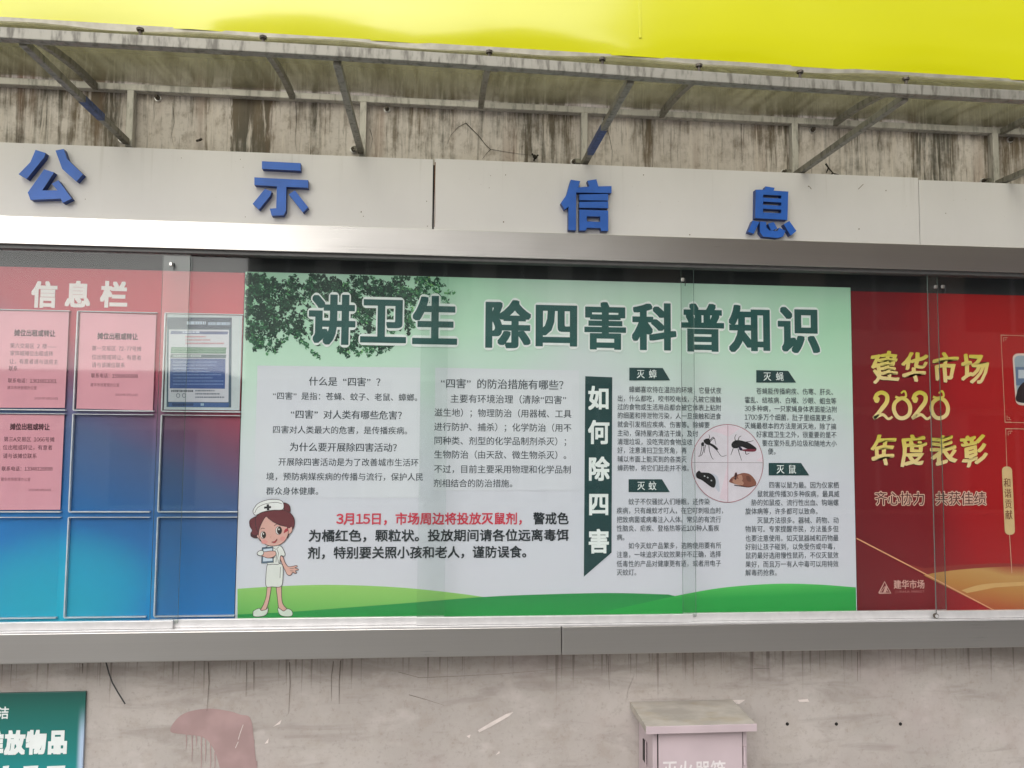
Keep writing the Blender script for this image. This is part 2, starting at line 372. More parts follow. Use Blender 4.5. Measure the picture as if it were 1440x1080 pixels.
# ------------------------------------------------------------------ yellow sign above
sy = -.10
zb = lambda px, py: at(px, py, sy).z
sgn = thing('yellow_sign', (.8, sy, 2.45), 'glossy yellow shop sign box running along the top of the wall', 'sign')
xl, xr = -2.2, 4.6
za = zb(0, 24); zc = zb(1440, 112); xa_, xc_ = at(0, 24, sy).x, at(1440, 112, sy).x
zl = lambda x: za+(zc-za)*(x-xa_)/(xc_-xa_)
b = MB(); n = 60
vs_ = []
for i in range(n+1):
    x = xl+(xr-xl)*i/n
    for j, dz in enumerate((0, .02, .05, .10, .2, .4, .8, 1.5)):
        bulge = .012*math.exp(-dz/.06)*(1+.5*math.sin(x*9)+.4*math.sin(x*23+1))
        vs_.append((x, sy-.002+bulge, zl(x)+dz))
b.add(vs_, [(i*8+j, (i+1)*8+j, (i+1)*8+j+1, i*8+j+1) for i in range(n) for j in range(7)], M['yellow'])
b.build('face_panel', sgn, smooth=True)
xs0 = at(900, 60, sy).x
for x in (xs0,):
    b = MB(); b.box(x-.004, x+.004, sy-.0032, sy-.0015, zl(x)+.06, zl(x)+1.5, M['yellow']); b.build('vinyl_seam', sgn, .0005)
b = MB(); b.hexa([(xl, sy+.006, zl(xl)-.019), (xr, sy+.006, zl(xr)-.019), (xr, sy+.006, zl(xr)+.004), (xl, sy+.006, zl(xl)+.004)],
                 [(xl, sy+.03, zl(xl)-.019), (xr, sy+.03, zl(xr)-.019), (xr, sy+.03, zl(xr)+.004), (xl, sy+.03, zl(xl)+.004)], M['trim']); b.build('bottom_trim', sgn)
b = MB(); b.hexa([(xl, sy+.02, zl(xl)-.045), (xr, sy+.02, zl(xr)-.045), (xr, sy+.02, zl(xr)-.0195), (xl, sy+.02, zl(xl)-.0195)], [(xl, sy+.10, zl(xl)-.045), (xr, sy+.10, zl(xr)-.045), (xr, sy+.10, zl(xr)-.0195), (xl, sy+.10, zl(xl)-.0195)], M['dark']); b.build('under_shade_strip', sgn)  # dark strip standing in for the shade below the sign trim
b = MB(); b.box(xl, xr, sy+.032, sy+.12, zl(xl)+.05, zl(xl)+1.5, M['trim']); b.build('backing_frame', sgn)

# ------------------------------------------------------------------ canopy
can = thing('rain_canopy', (.9, Y_WALL, 2.6), 'dirty curved canopy sheet on a stainless frame over the notice board', 'canopy')
yf = -.66
fr_z = lambda x: (1.498+(x+.427)*(-.0125))+ZB            # centre of the front rail
wr_z = lambda x: 1.672+(x+.78)*(-.004)+ZB
xl, xr = -2.0, 4.4
b = MB(); b.bar([(x, yf, fr_z(x)+.003*math.sin(x*3.1)) for x in [xl+i*.1 for i in range(65)]],   .026, .027, M['dirty_steel'], side=Vector((0, 1, 0))); b.build('front_rail', can, .002)
b = MB(); b.bar([(xl, .035, wr_z(xl)), (xr, .035, wr_z(xr))], .028, .022, M['pale_steel'], side=Vector((0, 1, 0))); b.build('wall_rail', can, .002)
prof = [(.03, .0), (-.08, -.002), (-.2, -.012), (-.33, -.032), (-.45, -.062), (-.56, -.108), (-.645, -.163)]
def arc(x, lift=0.0, k=10):
    P = smooth_pts(prof, closed=False, n=3); z1 = fr_z(x)-wr_z(x)
    return [(x, y, wr_z(x)+z/.163*-z1*1.0+.004+lift) for y, z in P]
xs = [xl+i*.05 for i in range(int((xr-xl)/.05)+1)]
rows = [arc(x, .012+.004*math.sin(x*7)+.003*math.sin(x*17+2)) for x in xs]; k = len(rows[0])
b = MB(); top = [p for r_ in rows for p in r_]; nt = len(top)
fs = [(i*k+j, (i+1)*k+j, (i+1)*k+j+1, i*k+j+1) for i in range(len(xs)-1) for j in range(k-1)]
b.add(top+[(p[0], p[1]-.0, p[2]+.004) for p in top], fs+[tuple(nt+q for q in f[::-1]) for f in fs], M['sheet']); b.build('canopy_sheet', can, smooth=True)
ribx = [wx(135, 118, .03)+(i-1)*.615 for i in range(-1, 8)]
for x in ribx:
    b = MB(); b.bar(arc(x, -.006), .018, .020, M['dirty_steel']); b.build('rib', can, .002)
brx = [-.378+.7335*i for i in range(-1, 6)]
fz = [1.50, 1.497, 1.494, 1.482, 1.474, 1.472, 1.47]
for i, x in enumerate(brx):
    z0 = fz[i]+ZB-.012
    br = bpy.data.objects.new('bracket', None); COL.objects.link(br); br.parent = can; br.location = Vector((x, Y_WALL, z0))-can.location; br.empty_display_size = .03
    b = MB(); b.box(x-.011, x+.011, .018, .046, z0-.01, wr_z(x)-.011, M['pale_steel']); b.build('upright', br, .002)
    b = MB(); b.bar([(x-.004, .012, z0+.004), (x-.004, yf+.016, fr_z(x)-.010)], .019, .019, M['dirty_steel']); b.build('brace', br, .002)
    if i in (1, 3):
        b = MB(); A = Vector((x-.004, .012, z0+.004)); B = Vector((x-.004, yf+.016, fr_z(x)-.010))
        b.bar([A+(B-A)*(.30 if i == 1 else .18), A+(B-A)*(.50 if i == 1 else .50)],   .0194, .0194, plain('blue_film_remnant', rgb(52, 72, 118), .5, var=.3, scale=80)); b.build('film_remnant', br)
    for q, (dx, dz) in enumerate(((-.032, .022), (.075, wr_z(x)-z0-.022))):
        b = MB(); c = Vector((x+dx, Y_WALL, z0+dz))
        b.tube([c, c+Vector((0, -.005, 0))], .011, M['alu'], 14); b.tube([c+Vector((0, -.005, 0)), c+Vector((0, -.014, 0))], .0078, M['bolt'], 6); b.tube([c+Vector((0, -.014, 0)), c+Vector((0, -.024, 0))], .0035, M['bolt'], 8)
        if q == 0: b.box(x-.032, x-.0115, .030, .036, z0+.015, z0+.029, M['dirty_steel'])
        b.build('anchor_bolt', br)
for px, py in ((197, 46), (370, 55), (688, 77), (847, 87), (983, 96), (1125, 104), (1274, 114)):
    c = at(px, py+4, yf); b = MB(); b.tube([(c.x, yf, fr_z(c.x)+.012), (c.x, yf, fr_z(c.x)+.034)], .004, M['bolt'], 8); b.tube([(c.x, yf, fr_z(c.x)+.028), (c.x, yf, fr_z(c.x)+.034)], .009, M['bolt'], 6); b.build('sheet_bolt', can)

# ------------------------------------------------------------------ notice board case
board = thing('notice_board', (.95, Y_HEAD, .8), 'long stainless steel notice board with sliding glass and blue raised characters', 'notice board')
X0, X1 = -2.05, 4.3
zt = 1.449+ZB; zft = 1.2135+ZB; zfb = 1.129+ZB
seams = [X0, -1.21, at(609, 270, Y_HEAD).x, at(1293, 300, Y_HEAD).x, X1]
for i in range(4):
    gp = .0025 if i != 1 else .0025
    b = MB(); b.box(seams[i]+(.004 if i == 2 else .0012), seams[i+1]-(.0012), Y_HEAD, Y_HEAD+.02, zft-.02, zt+(.003 if i == 2 else 0)+(-.004 if i == 3 else 0), M['header']); b.build('header_panel', board, .0015)
b = MB(); b.box(X0, X1, Y_HEAD+.021, Y_WALL-.002, zft-.02, zt-.012, M['dark']); b.build('header_carcass', board)
def prism(mb, pts, Yf, Yb, mf, ms):
    n = len(pts); A = [at(p[0], p[1], Yf) for p in pts]; B = [Vector((p.x, Yb, p.z)) for p in A]
    mb.add(A, [tuple(range(n))], mf); mb.add(A+B, [(i, (i+1) % n, n+(i+1) % n, n+i) for i in range(n)], ms); mb.add(B, [tuple(range(n))[::-1]], ms)
LET = [
 (0, [[(150,632),(192,645),(186,664),(112,755),(78,735),(128,684)], [(234,635),(268,628),(284,672),(350,735),(322,766),(262,712)],
      [(186,714),(228,727),(178,803),(242,803),(218,775),(246,760),(302,838),(264,856),(256,838),(128,843),(117,812)]]),
 (0, [[(1105,680),(1268,688),(1268,720),(1105,712)], [(1073,748),(1300,760),(1300,792),(1208,788),(1206,890),(1196,908),(1146,910),(1138,880),(1165,878),(1168,786),(1073,780)],
      [(1118,796),(1146,808),(1140,826),(1092,884),(1066,860)], [(1218,820),(1244,803),(1300,874),(1278,896)]]),
 (480, [[(968,758),(1008,764),(1000,790),(1046,787),(1038,762),(1076,756),(1084,786),(1140,785),(1140,814),(991,812),(990,972),(958,970),(958,872),(942,884),(926,856),(950,822)],
        [(1004,820),(1126,818),(1126,846),(1004,844)], [(1004,852),(1126,850),(1126,878),(1004,876)],
        [(1004,884),(1126,888),(1126,914),(1004,912)], [(1004,912),(1036,912.3),(1036,934),(1004,934)], [(1092,913.4),(1126,914),(1126,936),(1092,936)], [(1004,934),(1036,934),(1092,936),(1126,936),(1126,974),(1096,974),(1094,962),(1036,960),(1032,972),(1004,972)]]),
 (960, [[(308,800),(345,800),(350,786),(388,792),(384,804),(446,808),(445,826),(308,819)], [(308,819),(340,820.6),(339,922),(306,920)], [(416,824.5),(445,826),(442,928),(416,926)],
        [(340,834),(416,838),(416,854),(340,850)], [(340,864),(416,868),(416,884),(340,880)], [(340,896),(416,900),(416,926),(339,922)],
        [(296,930),(324,936),(300,986),(276,978)], [(326,934),(352,936),(354,960),(366,972),(400,974),(408,960),(434,974),(424,998),(400,1004),(340,998),(326,980)], [(360,944),(384,936),(400,964),(374,974)], [(426,946),(450,932),(480,974),(456,994)]])]
for ox, pieces in LET:
    b = MB()
    for P in pieces: prism(b, [(ox+x/3, y/3) for x, y in P], -.073, -.0505, M['blue'], M['blue_side'])
    b.build('letter', board)
b = MB(); sp = plain('dirt_speck', rgb(112, 92, 74), .9); rs = random.Random(21)
for px, py in ((338, 224), (342, 235), (508, 298), (511, 304), (708, 312), (711, 246), (600, 283), (601, 318), (345, 305), (1015, 343), (1137, 262), (690, 247), (688, 264), (905, 246), (1208, 322), (120, 280), (1330, 300), (1246, 268), (970, 330), (255, 222)):
    r_ = rs.uniform(.5, 1.1); b = MB(); b.flat([(px+r_*math.cos(a)*rs.uniform(.6, 1.2), py+r_*math.sin(a)*rs.uniform(.6, 1.2)) for a in (0, 1, 2, 3, 4, 5)], Y_HEAD-.0006, sp); b.build('dirt_mark', board)
b = MB(); b.stroke([(612, 228), (611.4, 260), (611.6, 300), (611, 319)], 1.2, Y_HEAD-.0005, plain('rusty_seam_edge', rgb(122, 84, 62), .9, var=.4, scale=90), .6); b.build('rust_line', board)
for P in ([(1138, 262), (1141, 266)], [(1207, 266), (1214, 259)], [(1016, 343), (1024, 342)]):
    b = MB(); b.stroke(P, .7, Y_HEAD-.0006, sp); b.build('dirt_mark', board)
# stainless frame, two lengths each for top and bottom
for a_, c_ in ((X0, X1),):
    b = MB(); b.box(a_, c_, Y_FR, Y_HEAD+.03, zfb, zft, M['steel']); b.build('top_frame', board, .001)
zbt = -.017+ZB; zbb = -.104+ZB; xj = at(790, 905, Y_FR).x
for a_, c_ in ((X0, xj-.0008), (xj+.0008, X1)):
    b = MB(); b.box(a_, c_, Y_FR, Y_WALL-.004, zbb, zbt, M['steel']); b.build('bottom_frame', board, .003)
for a_, c_ in ((X0-.06, X0), (X1, X1+.06)):
    b = MB(); b.box(a_, c_, Y_FR-.002, Y_WALL-.004, zbb-.002, zt, M['steel']); b.build('side_frame', board, .003)
b = MB(); b.box(X0, X1, .012, Y_WALL-.005, zbt+.001, zft-.021, M['dark']); b.box(X0, X1, -.03, .012, 1.135+ZB, 1.16+ZB, M['dark']); b.build('back_panel', board)
b = MB(); b.box(X0, X1, -.088, -.082, zbt, zbt+.006, M['alu']); b.box(X0, X1, -.082, .01, zbt, zbt+.003, M['alu']); b.box(X0, X1, -.052, -.050, zbt+.003, zbt+.014, M['alu']); b.build('bottom_track', board, .0008)
b = MB(); b.box(X0, X1, -.072, -.030, 1.118+ZB, 1.130+ZB, M['alu_dark']); b.build('top_track', board)
def gx(px, Y): return at(px, 620, Y).x
spans = [(X0, gx(259, Y_G1), Y_G1), (gx(220, Y_G2), gx(628, Y_G2), Y_G2), (gx(590, Y_G1), gx(977, Y_G1), Y_G1), (gx(959, Y_G2), gx(1324, Y_G2), Y_G2), (gx(1310, Y_G1), gx(1690, Y_G1), Y_G1), (gx(1660, Y_G2), X1, Y_G2)]
for i, (a_, c_, Y) in enumerate(spans):
    pane = MB()
    z0, z1 = .002+ZB, 1.12+ZB
    P = [(x, y, z) for x in (a_, c_) for y in (Y-.0025, Y+.0025) for z in (z0, z1)]
    pane.add(P, [(0, 4, 5, 1), (2, 3, 7, 6)], M['glass']); pane.add(P, [(0, 1, 3, 2), (4, 6, 7, 5), (0, 2, 6, 4), (1, 5, 7, 3)], M['glass_edge'])
    po = pane.build('glass_pane', board)
    b = MB(); x_a = a_-.0+(0 if i == 0 else -.008); x_c = c_-(.03 if Y == Y_G1 else .0)
    b.box(a_, c_-(.012 if Y == Y_G1 else 0), Y-.008, Y+.005, zbt+.004, .0105+ZB, M['alu']); b.build('pane_rail', po, .001)
for px, py in ((240, 371), (960, 393), (1316, 403), (1326, 403)):
    c = at(px, py, Y_G1-.008); b = MB(); b.box(c.x-.004, c.x+.005, Y_G1-.010, Y_G1-.003, c.z-.006, c.z+.005, M['steel']); b.box(c.x+.008, c.x+.010, Y_G1-.008, Y_G1-.003, c.z-.02, c.z+.004, M['dark']); b.build('glass_clip', board, .002)
c = at(1316, 866, -.07); b = MB(); b.tube([(c.x, -.066, c.z), (c.x, -.074, c.z)], .008, M['bolt'], 14); b.tube([(c.x, -.074, c.z), (c.x, -.0765, c.z)], .0055, M['alu'], 12); b.build('lock', board)

# ------------------------------------------------------------------ hygiene poster (centre)
def L_(k): return Y_POST-.0005*k                 # print layers
px0, px1, pz0, pz1 = 0.0, 2.0, ZB-.012, 1.0795+ZB
hyg = thing('hygiene_poster', (1.0, 0, ZB), 'mint green and white pest control poster with a cartoon nurse, behind the glass', 'poster')
def poster_sheet():
    t = NT('printed_mint_sheet'); x, y, z = t.xyz()
    zz = t.m('SUBTRACT', z, ZB)
    v = t.m('ADD', zz, t.m('MULTIPLY', t.m('ABSOLUTE', t.m('SUBTRACT', x, 1.05)), .18))
    v = t.m('ADD', v, t.m('MULTIPLY', t.m('SUBTRACT', t.noise(1.6, 2), .5), .35))
    f = t.n('MapRange', {0: v, 1: .55, 2: 1.22}).outputs[0]
    c = t.ramp(f, [(0, rgb(208, 209, 219, KP)), (.3, rgb(204, 212, 215, KP)), (.62, rgb(186, 220, 198, KP)), (1, rgb(152, 214, 172, KP))])
    c = t.mix(t.m('MULTIPLY', t.sm(t.noise((1.1, 1, 1.7), 3, off=(4, 0, 2)), .42, .68), .35), c, rgb(214, 208, 222, KP))
    return t.pbr(c, .5)
b = MB(); b.box(px0, px1, Y_POST, Y_POST+.004, pz0, pz1, poster_sheet()); b.build('poster_sheet', hyg)
# hills
b = MB()
gl = grad_print('hill_light', [(0, rgb(96, 176, 84, KP)), (1, rgb(146, 196, 104, KP))], (.05, 1), ZB+.0, ZB+.11)
gd = grad_print('hill_dark', [(0, rgb(36, 150, 72, KP)), (1, rgb(44, 138, 76, KP))], (0, 1), ZB, ZB+.09)
gr = grad_print('hill_bright', [(0, rgb(40, 160, 72, KP)), (.45, rgb(84, 188, 92, KP)), (1, rgb(150, 206, 128, KP))], (-.03, 1), ZB+.0, ZB+.09)
b.flat(smooth_pts([(334, 828), (400, 824), (470, 822.5), (560, 826), (640, 834), (690, 841)], False)+[(690, 866), (334, 876)], L_(1), gl)
b.flat(smooth_pts([(334, 864), (400, 861), (480, 855), (560, 849), (672, 840), (760, 836), (860, 834), (940, 836)], False)+[(1000, 850), (1203, 860), (1205, 872), (334, 877)], L_(2), gd)
b.flat(smooth_pts([(836, 863), (900, 849), (960, 836), (1020, 826), (1090, 821), (1150, 822), (1203.5, 826)], False)+[(1204.5, 871), (836, 872)], L_(3), gr)
b.build('printed_hills', hyg)
# foliage in the upper left corner
b = MB(); leafm = [ink(20, 50, 42), ink(34, 76, 58), ink(52, 106, 74), ink(78, 142, 92), ink(116, 178, 116), ink(156, 204, 120), ink(176, 214, 110)]
rnd = random.Random(3)
blobs = [(355, 395, 34, 20), (392, 398, 45, 22), (440, 398, 45, 22), (372, 430, 40, 26), (345, 450, 22, 30), (420, 430, 36, 28), (470, 420, 40, 26), (505, 410, 45, 22), (400, 462, 24, 16), (372, 470, 16, 14),
         (352, 482, 14, 12), (510, 440, 38, 26), (545, 432, 34, 24), (500, 472, 30, 16), (528, 482, 22, 14), (560, 455, 18, 14), (575, 408, 40, 20), (610, 396, 28, 14), (515, 495, 9, 9), (455, 455, 20, 14), (485, 490, 14, 8), (625, 388, 26, 8), (590, 425, 26, 16), (440, 470, 26, 14), (385, 486, 12, 7), (545, 488, 14, 8)]
wts = [a*c for _, _, a, c in blobs]
N = 0; sprig = None
while N < 13000:
    if N % 30 == 0 or sprig is None:
        cx, cy, rx, ry = rnd.choices(blobs, wts)[0]; sprig = (cx+rnd.gauss(0, .58)*rx, cy+rnd.gauss(0, .58)*ry, rnd.gauss(1.1, .9), rnd.gauss(0, .75)); tries = 0
    tries += 1
    if tries > 60: sprig = None; continue
    q = rnd.uniform(-9, 9); wd = rnd.gauss(0, 2.3)*(1-abs(q)/14)
    x = sprig[0]+math.cos(sprig[2])*q-math.sin(sprig[2])*wd; y = sprig[1]+math.sin(sprig[2])*q+math.cos(sprig[2])*wd
    if x < 346 or y < 383+(x-343)*.028 or x > 646: continue
    N += 1
    edge = max(0, (x-540)/110)+max(0, (y-470)/60)
    k = min(6, max(0, int(rnd.gauss(.6+2.8*edge+sprig[3]+(1.6 if rnd.random() < .2 else 0), .7))))
    a = rnd.uniform(0, 6.28); l = rnd.uniform(.7, 2.7)*(1 if k > 2 else 1.25); w_ = l*rnd.uniform(.35, .6)
    ca, sa = math.cos(a), math.sin(a)
    pts = [(x+ca*l, y+sa*l), (x-sa*w_, y+ca*w_), (x-ca*l, y-sa*l), (x+sa*w_, y-ca*w_)]
    b.flat(pts, L_(1)-rnd.random()*.0009, leafm[k])
for i in range(16):
    x, y = rnd.uniform(350, 560), rnd.uniform(390, 450); b.stroke([(x, y), (x+rnd.uniform(10, 40), y+rnd.uniform(6, 26))], 1.1, L_(3), leafm[0], .4)
b.build('printed_foliage', hyg)
# pale text panels
t = NT('pale_text_panel'); x, y, z = t.xyz()
pan = t.pbr(t.mix(t.sm(t.noise((1.2, 1, 1.6), 2), .35, .65), rgb(206, 206, 217, KP), rgb(212, 214, 221, KP)), .5)
b = MB()
b.flat([(362, 514), (591, 517), (591, 700), (357, 700)], L_(2), pan); b.flat([(612, 517), (814, 521), (816, 690), (611, 690)], L_(2), pan); b.build('text_panel', hyg)
TXT, TD = ink(70, 78, 86), ink(32, 82, 80)
YT = L_(4)
for s, x0, yc, x1 in (("什么是 “四害” ？", 434, 536, 542), ("“四害” 对人类有哪些危害？", 408, 582.5, 572), ("为什么要开展除四害活动？", 407, 628.5, 565), ("“四害” 的防治措施有哪些？", 619, 539, 800)):
    b = MB(); line(b, s, x0, yc, 0, YT, TXT, .012, x1=x1); b.build('printed_question', hyg)
PB = [MB(), MB(), MB(), MB()]
for s, x0, yc, x1 in (("“四害” 是指：苍蝇、蚊子、老鼠、蟑螂。", 383, 556.5, 594), ("四害对人类最大的危害，是传播疾病。", 383, 604, 580), ("开展除四害活动是为了改善城市生活环", 391, 649.5, 589),
                      ("境，预防病媒疾病的传播与流行，保护人民", 374, 670, 595.5), ("群众身体健康。", 374, 690.5, 455), ("主要有环境治理（清除“四害”", 633, 560.5, 797), ("滋生地）；物理防治（用器械、工具", 610.5, 580, 804),
                      ("进行防护、捕杀）；化学防治（用不", 610, 600, 804), ("同种类、剂型的化学品制剂杀灭）；", 610, 619.5, 804), ("生物防治（由天敌、微生物杀灭）。", 610, 639, 804), ("不过，目前主要采用物理和化学品制", 610, 659.5, 803.5), ("剂相结合的防治措施。", 609.5, 679.5, 728)):
    line(PB[0 if yc < 570 and x0 < 400 else 1 if yc < 610 and x0 < 400 else 2 if x0 < 400 else 3], s, x0, yc, 0, YT, TXT, .005, x1=x1)
for q in PB: q.build('printed_paragraph', hyg)
for x0, y0, cell, rows_ in (
    (868, 547.5, 8.22, [(2, 547.5, "蟑螂喜欢待在温热的环境，它昼伏夜"), (0, 560, "出，什么都吃，咬书咬电线，凡被它接触"), (0, 572, "过的食物或生活用品都会被它体表上粘附"), (0, 584, "的细菌和排泄物污染，人一旦接触和进食"), (0, 596.5, "就会引发相应疾病、伤害等。除蟑要"),
                        (0, 609, "主动，保持屋内清洁干燥，及时"), (0, 621, "清理垃圾，没吃完的食物应收"), (0, 633, "好，注意清扫卫生死角，再"), (0, 645.5, "辅以市面上能买到的各类灭"), (0, 658, "蟑药物，将它们赶走并不难。")]),
    (867, 705, 8.27, [(2, 705.4, "蚊子不仅骚扰人们睡眠，还传染"), (0, 718, "疾病，只有雌蚊才叮人，在它叮刺吸血时，"), (0, 730.7, "把致病菌或病毒注入人体。常见的有流行"), (0, 743, "性脑炎、疟疾、登格热等近100种人畜疾"), (0, 755.6, "病。"),
                      (2, 767.5, "如今灭蚊产品繁多，选购使用要有所"), (0, 780, "注意，一味追求灭蚊效果并不正确，选择"), (0, 793, "低毒性的产品对健康更有适，或者用电子"), (0, 805, "灭蚊灯。")]),
    (1047, 550, 8.17, [(2, 549.8, "苍蝇能传播痢疾、伤寒、肝炎、"), (0, 562.4, "霍乱、结核病、白喉、沙眼、蛔虫等"), (0, 574.3, "30多种病，一只家蝇身体表面能沾附"), (0, 586.5, "1700多万个细菌，肚子里细菌更多。"), (0, 598.6, "灭蝇最根本的方法是消灭地，除了搞"),
                       (2, 610.7, "好家庭卫生之外，很重要的是不"), (3, 623, "要在室外乱扔垃圾和随地大小"), (4, 634.8, "便。")]),
    (1048, 682, 8.3, [(4, 682, "四害以鼠为最。因为仅家栖"), (2, 694.5, "鼠就能传播30多种疾病，最具威"), (1, 706.7, "胁的如鼠疫、流行性出血、钩端螺"), (0, 719, "旋体病等，许多都可以致命。"), (2, 731.7, "灭鼠方法很多。器械、药物、动"), (0, 744, "物皆可。专家提醒市民，方法虽多但"),
                      (0, 757, "也要注意使用。如灭鼠器械和药物最"), (0, 769, "好别让孩子碰到，以免受伤或中毒，"), (0, 781.3, "鼠药最好选用慢性鼠药，不仅灭鼠效"), (0, 793.7, "果好，而且万一有人中毒可以用特效"), (0, 805.5, "解毒药抢救。")])):
    b = MB()
    for ind, yc, s in rows_: line(b, s, x0+ind*cell, yc, cell, YT, TXT, .0025, h=cell*1.18)
    b.build('printed_paragraph', hyg)
b = MB(); RED = ink(204, 58, 78); BK = ink(34, 42, 48)
line(b, "3月15日，市场周边将投放灭鼠剂，", 473, 729.6, 0, YT, RED, .020, x1=745, h=18)
line(b, "警戒色", 749.5, 729.2, 0, YT, BK, .019, x1=800, h=18)
line(b, "为橘红色，颗粒状。投放期间请各位远离毒饵", 433.5, 753.6, 0, YT, BK, .019, x1=800, h=18)
line(b, "剂，特别要关照小孩和老人，谨防误食。", 432.5, 777.6, 0, YT, BK, .019, x1=751, h=18)
b.build('printed_warning', hyg)
TW = ink(228, 232, 232, 1.1)
for ch, x0, x1, y0, y1 in (('讲', 436, 498, 415, 484), ('卫', 508, 570, 417, 484), ('生', 581, 642, 417, 486), ('除', 682, 744, 423, 489), ('四', 752, 813, 424, 489), ('害', 822, 880, 426, 491), ('科', 891, 949, 427, 492), ('普', 959, 1017, 428, 494), ('知', 1027, 1084, 430, 495), ('识', 1095, 1152, 431, 496)):
    A = at(x0, (y0+y1)/2, L_(4)); B = at(x1, (y0+y1)/2, L_(4)); H = at(x0, y0, L_(4)).z-at(x0, y1, L_(4)).z
    cx, cz, w_, h_ = (A.x+B.x)/2, A.z, (B.x-A.x)*1.06, H*1.06
    b = MB(); b2 = MB()
    put(b2, ch, cx, cz, w_, h_, L_(3.5), TW, .075, 3)
    for q, dx in enumerate((-.018, 0, .018)): put(b, ch, cx+dx*w_, cz, w_, h_, L_(4.5+.1*q), TD, .024, 3)
    o_ = b.build('title_character', hyg); b2.build('character_outline', o_)
# vertical banner and the four tags
b = MB(); BN = ink(26, 62, 64)
b.flat([(823, 529), (861, 530.5), (860, 777), (821, 811)], L_(3), BN)
for ch, yc in (('如', 560), ('何', 608), ('除', 659.5), ('四', 709), ('害', 761.5)):
    c = at(842, yc, L_(4)); wv = at(857.5, yc, L_(4)).x-at(827, yc, L_(4)).x; put(b, ch, c.x, c.z, wv, wv*1.12, L_(4), TW, .030)
b.build('vertical_banner', hyg)
for P, ch, tx, ty in (([(885, 517), (932, 517.5), (942.5, 535), (885, 535)], '灭蟑', (901, 918), 526), ([(1063.5, 520.5), (1108.5, 521.5), (1119.5, 538), (1063.5, 538)], '灭蝇', (1079, 1096.5), 529.5),
                      ([(1081, 651), (1126.5, 651), (1138, 668.5), (1081, 668.5)], '灭鼠', (1097.5, 1114), 660), ([(884, 674), (931, 674), (942, 692), (884, 692)], '灭蚊', (901.5, 917.5), 683.3)):
    b = MB(); b.flat(P, L_(3), BN)
    for c_, xx in zip(ch, tx):
        c = at(xx, ty, L_(4)); wv = at(xx+11.5, ty, L_(4)).x-c.x; put(b, c_, c.x, c.z, wv, wv*1.12, L_(4), TW, .008)
    b.build('heading_tag', hyg)
# ---- nurse drawing
def nq(pts): return [(330+x/5.683, 690+y/5.683) for x, y in pts]
SKIN, SKIN2, HAIR, HAIRD, CAP, UNI, LINE, BLK, PINK, SHOE = (ink(214, 166, 156), ink(198, 142, 134), ink(104, 46, 52), ink(64, 30, 36), ink(226, 226, 226), ink(218, 219, 216), ink(52, 40, 44), ink(32, 30, 34), ink(206, 112, 112), ink(214, 220, 212))
b = MB()
def shape(pts, m, k, outline=True, ow=.75, sm_=True):
    P = smooth_pts(nq(pts), True, 5) if sm_ else nq(pts)
    b.flat(P, L_(k), m)
    if outline: b.stroke(P+P[:2], ow, L_(k+.15), LINE)
# legs and shoes
shape([(262, 760), (290, 762), (280, 850), (262, 920), (240, 960), (205, 962), (232, 905), (252, 840)], SKIN, 4)
shape([(334, 762), (370, 760), (376, 860), (388, 910), (420, 950), (400, 968), (356, 945), (342, 860)], SKIN, 4)
shape([(146, 985), (152, 960), (196, 940), (212, 958), (250, 950), (266, 936), (262, 975), (236, 1000), (180, 1008), (150, 1002)], SHOE, 4.5)
shape([(344, 940), (362, 944), (392, 962), (420, 944), (452, 956), (464, 985), (448, 1004), (390, 1004), (356, 985)], SHOE, 4.5)
# right arm with open hand
shape([(356, 520), (386, 530), (402, 572), (428, 606), (462, 604), (494, 598), (500, 608), (480, 618), (504, 624), (508, 634), (484, 640), (496, 656), (484, 662), (464, 654), (452, 672), (440, 678), (420, 670), (404, 640), (384, 596)], SKIN, 4)
b.stroke(nq([(440, 622), (474, 620)]), .5, L_(4.4), LINE); b.stroke(nq([(444, 640), (470, 642)]), .5, L_(4.4), LINE)
# dress
shape([(262, 590), (300, 580), (352, 580), (384, 600), (386, 680), (372, 764), (300, 768), (252, 764), (250, 680)], UNI, 5)
shape([(232, 476), (270, 440), (330, 436), (372, 446), (402, 500), (396, 524), (366, 522), (356, 584), (300, 588), (262, 588), (250, 530)], UNI, 5.2)
for P in ([(300, 450), (330, 470), (356, 446)], [(340, 470), (350, 500), (344, 540), (350, 578)], [(322, 476), (334, 520), (330, 572)], [(362, 700), (366, 610)]): b.stroke(nq(P), .6, L_(5.5), LINE)
# clipboard and left arm
shape([(220, 456), (306, 448), (310, 574), (214, 580)], ink(88, 108, 128), 5.8, sm_=False)
shape([(230, 468), (300, 460), (302, 560), (226, 566)], ink(198, 208, 222), 6.0, False, sm_=False)
shape([(182, 494), (214, 476), (236, 488), (290, 482), (324, 486), (330, 512), (300, 534), (262, 538), (216, 522), (184, 514)], SKIN, 6.3)
b.stroke(nq([(262, 538), (306, 540), (326, 528)]), .6, L_(6.6), LINE)
shape([(180, 498), (196, 482), (222, 478), (232, 500), (214, 520), (188, 514)], UNI, 6.6)
